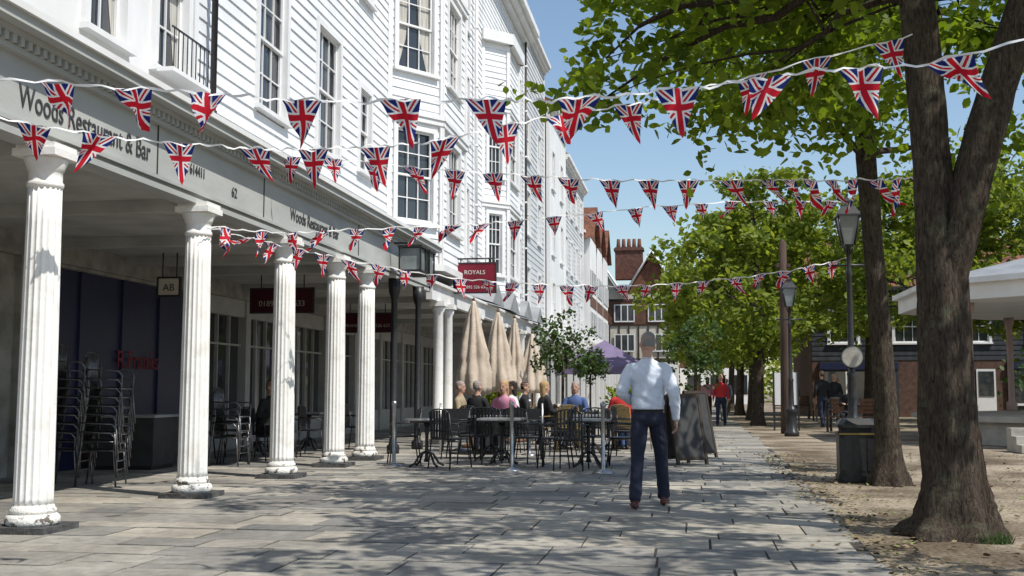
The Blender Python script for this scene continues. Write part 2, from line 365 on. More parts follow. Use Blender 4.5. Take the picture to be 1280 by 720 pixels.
def column(mb,x,y,H=3.3,r=.16):
    mb.box(x-.27,x+.27,y-.27,y+.27,0,.06,M_blackstone)
    mb.lathe([(.205,.06),(.222,.08),(.222,.12),(.205,.145),(.185,.155)],M_colbase,(x,y,0),32)
    mb.lathe([(.178,.155),(.19,.17),(.19,.19),(.175,.205),(.168,.23)],M_colbase,(x,y,0),32)
    nf=18
    def fl(t,z): return 1-.085*abs(math.sin(nf*t/2))
    prof=[(r*1.06,.23),(r*1.02,.29)]+[(r*(1.02-.13*(k/8)**1.3),.29+(H-.29-.34)*k/8) for k in range(1,9)]
    mb.lathe(prof,M_colpaint,(x,y,0),nf*8,mod=fl)
    zt=H-.34; rt=r*.89
    mb.lathe([(rt*1.0,zt-.02),(rt*1.08,zt),(rt*1.08,zt+.03),(rt*.99,zt+.04),(rt*.99,zt+.13),(rt*1.08,zt+.14),(rt*1.1,zt+.16),(rt*1.28,zt+.22),(rt*1.3,zt+.245)],M_colpaint,(x,y,0),32)
    mb.box(x-.2,x+.2,y-.2,y+.2,zt+.245,zt+.31,M_colpaint); mb.box(x-.18,x+.18,y-.18,y+.18,zt+.31,H+.02,M_colpaint)
for y in (5.6,8.9,12.0,14.8,17.1,18.8):
    mb=MB(); column(mb,CX-.02,y); mb.obj('column',colo)
for y in (24.4,25.4,29,33,37,41):
    mb=MB(); mb.box(CX-.16,CX+.16,y-.16,y+.16,0,.12,M_blackstone); mb.lathe([(.15,.12),(.14,.2),(.12,.24),(.11,2.9),(.14,2.95),(.15,3.05)],M_colpaint,(CX,y,0),16)
    mb.box(CX-.17,CX+.17,y-.17,y+.17,3.05,3.16,M_colpaint); mb.obj('column',colo)
for y,x in ((20.6,-5.5),(22.3,-5.45)):
    mb=MB(); mb.lathe([(.12,0),(.12,.15),(.07,.2),(.06,2.9),(.11,3.05),(.12,3.3)],M_black,(x,y,0),14); mb.obj('iron_post',colo)
mb=MB()
mb.box(CX-.12,CX+.02,23.7,43,3.16,3.5,M_white); mb.box(CX-.12,CX+.10,23.7,43,3.5,3.56,M_white)
mb.add([(CX+.1,23.7,3.562),(CX+.1,43,3.562),(XW,43,3.95),(XW,23.7,3.95)],[(0,1,2,3)],M_roofgrey)
for y in (30,33,36,39):
    mb.add([(CX+.25,y,3.57),(CX+.25,y+2,3.57),(CX+.25,y+1,4.15),(XW,y,3.9),(XW,y+2,3.9),(XW,y+1,4.2)],[(0,1,2),(0,2,5,3),(1,4,5,2)],M_roofgrey)
mb.obj('canopy',colo)
rotF=(R(90),0,R(90))
text("Woods Restaurant & Bar",'fascia_lettering',.29,M_dark_letters,(CX+.006,8.42,3.56),rotF,colo,sx=.78)
text("01892 614411",'fascia_lettering',.17,M_dark_letters,(CX+.006,11.3,3.62),rotF,colo,sx=.8)
text("62",'fascia_lettering',.17,M_dark_letters,(CX+.006,12.85,3.56),rotF,colo)
text("Woods Restaurant & Bar",'fascia_lettering',.25,M_dark_letters,(CX+.006,14.9,3.58),rotF,colo,sx=.86)
def lantern_box(mb,x,y,z,w=.2,h=.42):
    for a in (-w,w):
        for b in (-w,w): mb.box(x+a-.015,x+a+.015,y+b-.015,y+b+.015,z,z+h,M_black)
    mb.box(x-w-.02,x+w+.02,y-w-.02,y+w+.02,z-.03,z,M_black); mb.box(x-w-.03,x+w+.03,y-w-.03,y+w+.03,z+h,z+h+.04,M_black)
    mb.box(x-w+.02,x+w-.02,y-w+.02,y+w-.02,z+.01,z+h-.01,M_lampglass)
mb=MB(); lantern_box(mb,-5.05,20.2,3.4); lantern_box(mb,-5.05,20.9,3.4)
mb.tube([(CX+.1,20.2,3.93),(-5.05,20.2,3.93),(-5.05,20.2,3.84)],.02,M_black,6); mb.tube([(CX+.1,20.9,3.93),(-5.05,20.9,3.93),(-5.05,20.9,3.84)],.02,M_black,6)
mb.obj('hanging_lantern')

# ---- shop fronts ------------------------------------------------------------
shop=empty('shop_front')
mb=MB(); mb.T=wallT(-9.2,0,R(90))
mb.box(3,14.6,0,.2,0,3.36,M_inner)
for s in (8.0,11.4,14.2): 
    mb.box(s,s+.4,-.09,0,0,3.05,M_inner); mb.box(s+.1,s+.3,-.11,-.09,.5,2.8,M_inner); mb.box(s-.05,s+.45,-.12,0,2.85,3.05,M_inner)
mb.box(14.6,19.6,.02,.2,0,3.36,M_navy); mb.box(14.6,14.72,-.05,.02,0,3.1,M_navy)
for s in (15.9,17.2,18.5): mb.box(s-.03,s+.03,-.02,.02,.2,3.0,M_navy)
mb.box(14.7,19.6,-.03,.02,0,.3,M_navy)
mb.box(14.6,19.7,-.08,.02,3.0,3.36,M_inner)
s=19.7
while s<43:
    mb.box(s,s+.25,-.06,.2,0,3.36,M_shopwhite)
    mb.box(s+.25,s+2.6,.0,.2,0,.6,M_shopwhite); mb.box(s+.25,s+2.6,-.02,.2,2.7,3.36,M_shopwhite)
    mb.box(s+.25,s+2.6,.12,.2,.6,2.7,M_glass)
    for k in (1,2,3): mb.box(s+.25+k*.5875-.02,s+.25+k*.5875+.02,.05,.12,.6,2.7,M_shopwhite)
    mb.box(s+.25,s+2.6,.055,.118,2.1,2.14,M_shopwhite)
    s+=2.6
mb.T=Matrix.Identity(4)
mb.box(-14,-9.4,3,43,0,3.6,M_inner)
mb.obj('shopfronts',shop)
text("R.Franks",'shop_name_lettering',.42,M_redletters,(-9.17,17.0,1.55),rotF,shop,sx=1)
mb=MB(); mb.box(-8.9,-7.9,15.8,16.6,.06,.78,M_chalk); mb.box(-8.93,-7.87,15.77,16.63,.78,.82,M_roofgrey); mb.box(-8.85,-7.95,15.85,16.55,0,.06,M_black); mb.box(-8.42,-8.38,15.79,15.8,.1,.75,M_black)
mb.obj('storage_cabinet')
def hanging_board(name,x,y,z,w,h,mat,lines,bracket=None,ceil=None):
    e=empty(name); mb=MB(); mb.box(x-w/2,x+w/2,y-.025,y+.025,z-h/2,z+h/2,mat)
    fr=.03
    mb.box(x-w/2-fr,x+w/2+fr,y-.035,y+.035,z+h/2,z+h/2+fr,M_black); mb.box(x-w/2-fr,x+w/2+fr,y-.035,y+.035,z-h/2-fr,z-h/2,M_black)
    mb.box(x-w/2-fr,x-w/2,y-.034,y+.034,z-h/2,z+h/2,M_black); mb.box(x+w/2,x+w/2+fr,y-.034,y+.034,z-h/2,z+h/2,M_black)
    if ceil:
        for a in (-.35,.35): mb.tube([(x+a*w,y,z+h/2),(x+a*w,y,ceil)],.012,M_black,6)
    if bracket: mb.tube([(bracket,y,z+h/2+.12),(x+w/2,y,z+h/2+.12)],.022,M_black,6); [mb.tube([(x+a*w,y,z+h/2),(x+a*w,y,z+h/2+.13)],.012,M_black,6) for a in (-.35,.35)]
    mb.obj('board',e)
    for i,(t,sz,m) in enumerate(lines):
        text(t,'lettering',sz,m,(x,y-.028,z+h/2-(i+.75)*h/len(lines)),(R(90),0,0),e,'CENTER')
hanging_board('hanging_shop_sign',-7.5,20,2.86,1.2,.42,M_maroon,[("01892 526 633",.15,M_dimletters)],ceil=3.36)
hanging_board('hanging_shop_sign',-7.6,26,2.8,1.25,.42,M_maroon,[("FRANKS  01892 526 633",.11,M_dimletters)],ceil=3.36)
hanging_board('hanging_shop_sign',-8.1,16.6,2.82,.34,.26,M_cream,[("AB",.16,M_dark_letters)],ceil=3.36)
hanging_board('hanging_shop_sign',-4.98,26,3.84,.98,.68,M_red,[("ROYALS",.14,M_signletters),("01892 526 633",.1,M_signletters)],bracket=-5.5)

# ---- further terrace -------------------------------------------------------
def terrace(name,ya,yb,H,X,mat,rooftype,rows=4):
    e=empty(name); mb=MB(); mb.T=wallT(X,ya,R(90)); L=yb-ya
    n=max(2,int(L/2.6)); wins=[]
    for i in range(n):
        s=(i+.5)*L/n-.5
        for k in range(rows):
            z=4.4+k*3.1
            if z+1.9<H-.2: wins.append((s,1.0,z,1.75,3,4,0))
    facade(mb,0,L,3.4,H,wins,mat,'board' if mat in (M_board,M_greyboard) else 'plain',.24)
    for a in (0,L-.12): mb.box(a,a+.12,-.06,.1,3.4,H,M_white)
    cornice(mb,-.05,L+.05,H,.35,h=.4)
    mb.box(0,L,.15,8,0,H-.01,mat)
    mb.box(0,L,-1.4,.1,3.1,3.4,M_white)
    for i in range(int(L/3)+1): mb.box(i*3,i*3+.2,-1.35,-1.15,0,3.1,M_white)
    s=.3
    while s<L-2: mb.box(s,s+1.9,.1,.149,.5,2.8,M_glass); mb.box(s+.93,s+.97,.06,.1,.5,2.8,M_white); s+=2.3
    mb.obj('walls_and_windows',e)
    mb=MB(); mb.T=wallT(X,ya,R(90))
    if rooftype=='pitch':
        mb.add([(0,-.35,H+.4),(L,-.35,H+.4),(L,4,H+2.4),(0,4,H+2.4),(0,8,H+.4),(L,8,H+.4)],[(0,1,2,3),(3,2,5,4),(0,3,4),(1,5,2)],M_tile)
    else:
        mb.add([(0,0,H+.4),(L,0,H+.4),(L,4,H+2.8),(0,4,H+2.8),(0,8,H+.4),(L,8,H+.4)],[(0,1,2,3),(3,2,5,4),(0,3,4),(1,5,2)],M_tile)
        ng=max(1,int(L/4.5)); gw=L/ng
        for i in range(ng):
            a=i*gw+.3; b=(i+1)*gw-.3; c=(a+b)/2
            mb.add([(a,-.6,H),(b,-.6,H),(c,-.6,H+2.0)],[(0,1,2)],M_brown)
            mb.add([(a-.3,-.9,H-.1),(c,-.9,H+2.2),(c,3.5,H+2.2),(a-.3,3.5,H-.1)],[(0,1,2,3)],M_tile); mb.add([(b+.3,-.9,H-.1),(b+.3,3.5,H-.1),(c,3.5,H+2.2),(c,-.9,H+2.2)],[(0,1,2,3)],M_tile)
            mb.box(a,b,-.6,.1,4.2,H,M_white); 
            for k in range(2):
                mb.box(a+.4,b-.4,-.64,-.605,4.7+k*2.6,6.0+k*2.6,M_glass)
                for q in range(4): xx=a+.4+(b-a-.8)*q/3; mb.box(xx-.05,xx+.05,-.68,-.64,4.7+k*2.6,6.0+k*2.6,M_white)
            mb.box(a,b,-.62,-.605,6.3,7.0,M_brown)
    for s in (L*.3,L*.8):
        mb.box(s,s+.9,3.5,4.4,H+1.2,H+3.2,M_brick)
        for k in range(3): mb.lathe([(.11,0),(.13,.1),(.1,.4)],M_tile,(s+.18+k*.27,3.95,H+3.2),8)
    mb.obj('roof',e)
terrace('white_terrace_house',43.1,50,15.6,-6.4,M_greyboard,'pitch')
terrace('white_terrace_house',50.1,57,14.0,-6.2,M_white,'pitch')
terrace('white_terrace_house',57.1,68,13.0,-6.3,M_greyboard,'pitch')
terrace('gabled_house',68.1,84,10.6,-6.5,M_brown,'gable')
e=empty('tudor_house'); mb=MB(); mb.T=wallT(-9,87,0)
L=8.2
mb.box(0,L,0,9,0,8.6,M_cream)
mb.box(-.02,L+.02,-.04,0,0,3.4,M_white); mb.box(-.02,L+.02,-.05,0,3.3,3.6,M_timber)
mb.box(-.02,L+.02,-.04,0,6.2,8.0,M_brown); 
for k in range(12): mb.box(k*L/11-.06,k*L/11+.06,-.06,0,3.6,6.2,M_timber)
mb.box(0,L,-.07,0,6.1,6.25,M_timber); mb.box(0,L,-.07,0,8,8.2,M_timber)
for a in (.8,3.4,6):
    for z in (4.2,6.5,.6): mb.box(a,a+1.5,-.09,-.07,z,z+1.2,M_glass); [mb.box(a+q*.5-.04,a+q*.5+.04,-.13,-.09,z-.05,z+1.25,M_white) for q in range(4)]; mb.box(a-.04,a+1.54,-.125,-.09,z+1.2,z+1.28,M_white); mb.box(a-.04,a+1.54,-.125,-.09,z-.1,z,M_white)
mb.obj('walls_and_windows',e)
mb=MB(); mb.T=wallT(-9,87,0)
for (a,b) in ((-.3,4.1),(4.1,L+.3)):
    c=(a+b)/2
    mb.add([(a+.3,-.02,8.6),(b-.3,-.02,8.6),(c,-.02,11.6)],[(0,1,2)],M_tile if a>0 else M_cream)
    mb.add([(a,-.4,8.4),(c,-.4,11.9),(c,9,11.9),(a,9,8.4)],[(0,1,2,3)],M_tile); mb.add([(b,-.4,8.4),(b,9,8.4),(c,9,11.9),(c,-.4,11.9)],[(0,1,2,3)],M_tile)
    mb.tube([(a,-.42,8.4),(c,-.42,11.9),(b,-.42,8.4)],.12,M_white,4)
for s in (3.3,):
    mb.box(s,s+2.2,2.5,3.6,10,12.6,M_brick); mb.box(s-.1,s+2.3,2.4,3.7,12.3,12.5,M_brick)
    for k in range(5): mb.lathe([(.15,0),(.17,.1),(.13,.7)],M_tile,(s+.25+k*.42,3.05,12.6),8)
mb.obj('roof',e)
e=empty('brick_house'); mb=MB(); mb.T=wallT(-.7,95,0)
mb.box(0,6,0,8,0,6.5,M_brick); mb.box(0,6,-.02,0,0,3,M_white)
for a in (.6,2.5,4.4): mb.box(a,a+1.1,-.05,-.02,3.8,5.4,M_glass); mb.box(a+.5,a+.6,-.08,-.05,3.8,5.4,M_white); mb.box(a,a+1.1,-.05,-.022,.8,2.4,M_glass)
mb.add([(-.3,-.4,6.4),(6.3,-.4,6.4),(6.3,4,9.6),(-.3,4,9.6),(-.3,8.4,6.4),(6.3,8.4,6.4)],[(0,1,2,3),(3,2,5,4),(0,3,4),(1,5,2)],M_tile)
mb.obj('walls_and_roof',e)

# ---- right-hand background building ---------------------------------------
e=empty('dark_weatherboard_building'); mb=MB(); mb.T=wallT(5.5,52,0)
wins=[(a,1.2,3.3,1.4,3,2) for a in (.8,3.6,6.4,9.2,12,14.8,17.6,20.4,23.2)]
facade(mb,0,28,2.5,5.6,wins,M_darkboard,'board',.22)
plainwall(mb,0,28,0,2.5,[],M_dbrick)
for i,a in enumerate(range(0,26,4)):
    if i%2==0:   # dark glazed shopfront
        mb.box(a+.3,a+3.7,-.12,0.0,0,2.45,M_darkboard); mb.box(a+.5,a+2.4,-.15,-.12,.6,2.0,M_glass); mb.box(a+2.6,a+3.4,-.15,-.12,.1,2.0,M_glass)
        mb.box(a+.3,a+3.7,-.17,-.12,2.1,2.4,M_navy); mb.box(a+1.42,a+1.48,-.17,-.15,.6,2.0,M_white); mb.box(a+.45,a+2.45,-.17,-.12,.5,.6,M_white)
    else:
        mb.box(a+.9,a+2.5,-.05,0.0,.9,2.0,M_glass); mb.box(a+.8,a+.9,-.09,.0,.8,2.1,M_white); mb.box(a+2.5,a+2.6,-.09,.0,.8,2.1,M_white); mb.box(a+.9,a+2.5,-.09,-.05,1.43,1.48,M_white); mb.box(a+.8,a+2.6,-.1,-.0,2.1,2.18,M_white); mb.box(a+1.68,a+1.72,-.085,-.05,.9,2.0,M_white); mb.box(a+.75,a+2.65,-.13,0,.72,.8,M_white)
        mb.box(a+3.0,a+3.8,-.05,0,0,2.1,M_white); mb.box(a+3.08,a+3.72,-.07,-.05,.9,2.0,M_glass)
mb.box(0,28,.2,9,0,5.6,M_dbrick)
mb.box(-.3,28.3,-.6,.1,5.6,5.75,M_darkboard)
mb.obj('walls_and_windows',e)
mb=MB(); mb.T=wallT(5.5,52,0)
mb.add([(-.4,-.6,5.76),(28.4,-.6,5.76),(28.4,4.5,8.5),(-.4,4.5,8.5),(-.4,9.5,5.76),(28.4,9.5,5.76)],[(0,1,2,3),(3,2,5,4),(0,3,4),(1,5,2)],M_tile)
mb.obj('roof',e)

# ---- bandstand -------------------------------------------------------------
e=empty('bandstand'); mb=MB(); bc=(10.4,28.2); rr=5.4
def ring(r,z,rot=math.pi/8): return [(bc[0]+r*math.cos(rot+k*math.pi/4),bc[1]+r*math.sin(rot+k*math.pi/4),z) for k in range(8)]
def prism(mb,r0,z0,r1,z1,mat,cap=True):
    vs=ring(r0,z0)+ring(r1,z1); fs=[(k,(k+1)%8,8+(k+1)%8,8+k) for k in range(8)]
    if cap: fs+= [tuple(range(7,-1,-1)),tuple(range(8,16))]
    mb.add(vs,fs,mat)
prism(mb,5.0,0,5.0,.5,M_concrete); prism(mb,5.15,.5,5.15,.62,M_concrete)
prism(mb,rr,3.15,rr,3.5,M_white); prism(mb,rr+.15,3.5,rr+.15,3.62,M_white)
prism(mb,rr+.05,3.621,2.2,4.4,M_roofgrey,False); prism(mb,2.0,4.3,2.0,4.8,M_white); prism(mb,2.25,4.8,.1,5.6,M_roofgrey)
for x,y,_ in ring(4.5,0): mb.lathe([(.14,.62),(.14,.85),(.085,.9),(.08,2.9),(.13,3.0),(.14,3.15)],M_pink,(x,y,0),14)
for i in range(3): mb.box(6.2,8.2,23.6-.34*(3-i),23.6-.34*(2-i),0,.15*(i+1),M_concrete)
mb.obj('bandstand_structure',e)

# ---------------------------------------------------------------- ground
mb=MB(); mb.add([(-300,-60,-.012),(300,-60,-.012),(300,500,-.012),(-300,500,-.012)],[(0,1,2,3)],M_dirt); mb.obj('ground')
mb=MB(); mb.add([(-9.3,-3,-.006),(1.0,-3,-.006),(1.35,10,-.006),(1.62,22,-.006),(1.75,90,-.006),(-9.3,90,-.006)],[(0,1,2,3,4,5)],M_mortar); mb.obj('paving_bed')
mb=MB(); y=-2.5
def edge(y): return 1.02+.034*max(0,min(y,12))+(.02*(min(y,25)-12) if y>12 else 0)
while y<88:
    d=random.choice([.38,.45,.52,.6,.68]) if y<40 else .9
    x=-9.2-random.uniform(0,.08); xe=edge(y)+random.uniform(-.10,.06)
    while x<xe-.05:
        w=random.uniform(.45,1.15) if y<40 else random.uniform(.9,1.8)
        if x+w>xe-.3: w=xe-x
        g=.009; z=random.uniform(-.003,.007); tz=random.uniform(-.004,.004); j=lambda:random.uniform(-.005,.005)
        a=(x+g+j(),y+g+j()); b=(x+w-g+j(),y+g+j()); c=(x+w-g+j(),y+d-g+j()); dd=(x+g+j(),y+d-g+j())
        mb.add([(*a,z+tz),(*b,z),(*c,z-tz),(*dd,z),(*a,-.02),(*b,-.02),(*c,-.02),(*dd,-.02)],
               [(0,1,2,3),(0,4,5,1),(1,5,6,2),(2,6,7,3),(3,7,4,0)],M_slab)
        x+=w
    y+=d
mb.obj('paving')

# ---------------------------------------------------------------- foliage
def leaves_obj(name,P,size,mat,parent=None,droop=.3):
    P=np.asarray(P,dtype=np.float64); n=len(P)
    nrm=rng.normal(size=(n,3)); nrm[:,2]=np.abs(nrm[:,2])+droop; nrm/=np.linalg.norm(nrm,axis=1)[:,None]
    a=np.cross(nrm,rng.normal(size=(n,3))); a/=np.linalg.norm(a,axis=1)[:,None]; b=np.cross(nrm,a)
    s=size*rng.uniform(.55,1.4,n)[:,None]
    v=np.empty((n,6,3)); 
    v[:,0]=P-a*s*.55; v[:,1]=P-a*s*.15+b*s*.38+nrm*s*.08; v[:,2]=P+a*s*.25+b*s*.32+nrm*s*.05
    v[:,3]=P+a*s*.62; v[:,4]=P+a*s*.25-b*s*.32+nrm*s*.05; v[:,5]=P-a*s*.15-b*s*.38+nrm*s*.08
    me=bpy.data.meshes.new(name); me.vertices.add(n*6); me.vertices.foreach_set('co',v.ravel())
    base=(np.arange(n)*6)[:,None]
    f=np.concatenate([base+np.array([0,1,2,3]),base+np.array([0,3,4,5])],axis=1).reshape(-1)
    me.loops.add(len(f)); me.loops.foreach_set('vertex_index',f.astype(np.int32))
    me.polygons.add(n*2); me.polygons.foreach_set('loop_start',(np.arange(n*2)*4).astype(np.int32)); 
    me.update(calc_edges=True); me.validate(); me.materials.append(mat)
    o=bpy.data.objects.new(name,me); COL.objects.link(o)
    if parent: o.parent=parent
    return o
def bez(a,b,sag,n=6):
    a=Vector(a);b=Vector(b); out=[]
    for i in range(n+1):
        t=i/n; p=a.lerp(b,t); p.z+=sag*4*t*(1-t); out.append(p)
    return out
def tree(name,paths,crowns,nclump,per,lsize,mat,seed,clump_r=.7,limbs=14,keep=None,shell=.55,ns=18):
    random.seed(seed); r=np.random.default_rng(seed)
    e=empty(name); mb=MB()
    for pts,rad in paths: 
        P=[];Rr=[]
        for i in range(len(pts)-1):
            for k in range(8):
                t=k/8; P.append(Vector(pts[i]).lerp(Vector(pts[i+1]),t)); Rr.append(rad[i]*(1-t)+rad[i+1]*t)
        P.append(Vector(pts[-1]));Rr.append(rad[-1])
        for _ in range(5):
            Q=[P[0]]+[(P[i-1]+P[i]*2+P[i+1])/4 for i in range(1,len(P)-1)]+[P[-1]]; P=Q
        ph=random.uniform(0,6)
        mb.tube(P,Rr,M_bark,ns,jit=.03,mod=lambda t,z:1+.05*math.sin(5*t+ph+z*.8)+.035*math.sin(9*t-z*1.3)+.10*mn.noise(Vector((math.cos(t)*2,math.sin(t)*2,z*1.6+ph)))+(.16*max(0,.5-z)*2*math.sin(6*t+ph) if z<.5 and len(pts)>6 else 0))
    cs=[]
    for _ in range(nclump):
        c,(rx,ry,rz)=crowns[r.integers(len(crowns))]
        d=r.normal(size=3); d/=np.linalg.norm(d); k=r.uniform(shell,1)**.6
        p=np.array(c)+d*k*np.array([rx,ry,rz])
        if keep and not keep(p): continue
        cs.append(p)
    starts=[]
    for pts,rad in paths:
        for i in range(max(0,len(pts)-3),len(pts)): starts.append((Vector(pts[i]),rad[i]))
    idx=list(range(len(cs))); random.shuffle(idx)
    for i in idx[:limbs]:
        c=Vector(cs[i]); st=min(starts,key=lambda q:(q[0]-c).length+ (2 if q[0].z>c.z+1.5 else 0))
        L=(c-st[0]).length; r0=min(st[1]*.5,.025+.012*L)
        pts=bez(st[0],c,L*.12,7); pts=[p+Vector((random.uniform(-1,1),random.uniform(-1,1),random.uniform(-1,1)))*L*.03*(1 if 0<k<7 else 0) for k,p in enumerate(pts)]
        mb.tube(pts,[r0*(1-.85*k/7) for k in range(8)],M_bark,7)
        for _ in range(4):
            j=random.randint(3,6); c2=Vector(cs[random.choice(idx)])
            dd=(c2-pts[j]); 
            if dd.length>2.5: dd=dd.normalized()*random.uniform(.8,1.8)
            mb.tube(bez(pts[j],pts[j]+dd,.1,4),[r0*.4,r0*.3,r0*.22,r0*.15,.005],M_bark,5)
    mb.obj('trunk_and_limbs',e)
    P=[]
    for c in cs:
        n=int(per*r.uniform(.5,1.4)); k=r.uniform(.6,1.3)*clump_r
        nsp=max(2,n//14)
        for _ in range(nsp):
            d=r.normal(size=3); d/=np.linalg.norm(d)+1e-6; q=c+d*k*r.uniform(.2,1)*np.array([1,1,.6])
            dirn=r.normal(size=3)*np.array([1,1,.35]); dirn/=np.linalg.norm(dirn)
            m=14; t=r.uniform(0,1,m)
            P.append(q+dirn*t[:,None]*k*.6+r.normal(size=(m,3))*lsize*.7-np.outer(t*t,[0,0,k*.25]))
    P=np.concatenate(P)
    leaves_obj('leaves',P,lsize,mat,e); return e

tree('offframe_lime_tree',[([(2.15,9.9,-.05),(2.17,9.9,.12),(2.16,9.9,.45),(2.13,9.9,1.2),(2.14,9.9,2.1),(2.1,9.95,3.1),(2.02,9.9,4.6),(1.7,9.7,6.6),(1.5,9.6,8)],[.44,.32,.25,.215,.20,.155,.14,.1,.05]),
      ([(2.16,9.88,1.9),(2.25,9.85,2.4),(2.42,9.8,3.1),(2.72,9.75,4.1),(3.2,9.7,5.6),(3.6,9.6,7.4)],[.12,.155,.15,.14,.11,.05])],
     [((1.5,10.2,6.3),(2.9,3.0,2.0)),((3.4,9.8,6.4),(2.6,2.8,2.1)),((.2,11.8,4.9),(1.7,1.4,1.0))],112,120,.11,M_leafN,11,.62,26,
     keep=lambda p: p[2]>4.05,ns=40)
tree('offframe_lime_tree',[([(2.5,15.0,-.05),(2.5,15,.3),(2.49,15,1.2),(2.42,15,2.6),(2.34,15,4.2),(2.3,15.1,6.2),(2.3,15,9)],[.27,.17,.135,.125,.12,.09,.04])],
     [((2.2,15.2,6.6),(2.6,2.7,2.2)),((1.3,14.4,5.6),(1.5,1.6,1.2)),((3.8,15.6,5.8),(2,2,2))],98,120,.12,M_leafN,12,.62,24,keep=lambda p:p[2]>4.0,ns=28)
tree('offframe_lime_tree',[([(4.1,5.2,-.05),(4.1,5.2,.4),(4.05,5.2,2),(4.0,5.2,4),(3.9,5.1,7)],[.35,.24,.2,.16,.06])],  # unseen tree, added to anchor the near bunting and cast dappled foreground shadow
     [((3.6,5.0,6.8),(2.8,2.6,1.8))],44,95,.13,M_leafN,13,.6,16,keep=lambda p:p[2]>4.8)
midspec=[(2.3,39,8.8,3.6,21),(2.5,46,8.8,3.6,22),(2.4,55,9,3.6,23),(2.4,66,9,4,24),(8,38,9.5,3.6,26),(13.5,36,10,4,27),(18.5,33,10,4,28),(12.5,44,10.5,4,29),(7,46,9,3.5,30),(2,80,9,4,31)]
for (x,y,h,rad,sd) in midspec:
    low=2.6 if x<5 else 3.4
    tree('offframe_lime_tree',[([(x,y,-.05),(x,y,.4),(x+.05,y,1.8),(x+.1,y,3.5),(x,y,h*.8)],[.3,.2,.17,.14,.05])],
         [((x,y,h*.62),(rad,rad,h*.36)),((x-.6,y-.8,h*.5),(rad*.8,rad*.8,h*.26)),((x+.5,y,h*.78),(rad*.6,rad*.6,h*.2))],
         105,110,.18,M_leafM,sd,.75,10,keep=lambda p,low=low:p[2]>low,shell=.4,ns=12)
r=np.random.default_rng(5); P=[]
for k in range(240):
    x=r.uniform(-60,75); y=112+r.uniform(-6,10); hh=(8.5 if x>-2 else 7)+2*math.sin(x*.3)
    c=np.array([x,y,r.uniform(1,hh)]); P.append(c+r.normal(size=(130,3))*np.array([1.8,1.4,1.1]))
leaves_obj('distant_trees',np.concatenate(P),.42,M_leafM)
P=[]
for k in range(90):
    x=r.uniform(14,34); y=r.uniform(40,50); c=np.array([x,y,r.uniform(.3,2.6)]); P.append(c+r.normal(size=(80,3))*np.array([.7,.5,.5]))
leaves_obj('hedge',np.concatenate(P),.2,M_leafD)
def potted(x,y,h,rad,mat,sd,sq=1.0):
    e=empty('potted_bay_tree'); mb=MB(); mb.lathe([(.2,0),(.24,.05),(.27,.42),(.3,.44),(.3,.5),(.26,.5)],M_terra,(x,y,0),20)
    mb.tube([(x,y,.45),(x+.02,y,h-rad)],.035,M_bark,8,jit=.1)
    for k in range(6): a=k*1.05; mb.tube([(x+.02,y,h-rad*1.5),(x+math.cos(a)*rad*.7,y+math.sin(a)*rad*.7,h-rad*.6)],[.02,.006],M_bark,5)
    mb.obj('planter_and_stem',e); q=np.random.default_rng(sd); P=[]
    for k in range(55):
        d=q.normal(size=3); d/=np.linalg.norm(d); P.append(np.array([x,y,h-rad])+d*rad*q.uniform(.3,1.1)*np.array([1,1,sq])+q.normal(size=(22,3))*.08)
    leaves_obj('leaves',np.concatenate(P),.085,mat,e)
potted(-2.9,26,2.9,.75,M_leafD,1,1.15); potted(.15,27,2.85,.72,M_leafD,2,1.2); potted(-1.25,24,1.35,.42,M_leafM,3,1.0)
potted(-3.3,38,2.6,.6,M_leafD,6,1.1); potted(-4.6,27.5,1.3,.4,M_leafM,7,1.0)
r=np.random.default_rng(9); n=2800
x=r.uniform(.9,6,n); y=r.uniform(5.5,22,n)
x[:1300]=1.25+np.abs(r.normal(0,.35,1300))
P=np.stack([x,y,np.full(n,.008)],1)
leaves_obj('leaf_litter',P,.042,M_litter,droop=3)
def grass(name,cx,cy,rad,n,seed):
    r=np.random.default_rng(seed); mb=MB()
    for k in range(n):
        a=r.uniform(0,6.28); d=rad*math.sqrt(r.uniform()); x=cx+d*math.cos(a); y=cy+d*math.sin(a)*.7; h=r.uniform(.03,.10); t=r.uniform(0,6.28); lx=r.normal()*.04; ly=r.normal()*.04
        mb.add([(x-.004*math.cos(t),y-.004*math.sin(t),-.01),(x+.004*math.cos(t),y+.004*math.sin(t),-.01),(x+lx,y+ly,h)],[(0,1,2)],M_leafD)
    mb.obj(name)
grass('grass_tuft',2.36,9.5,.16,260,3)

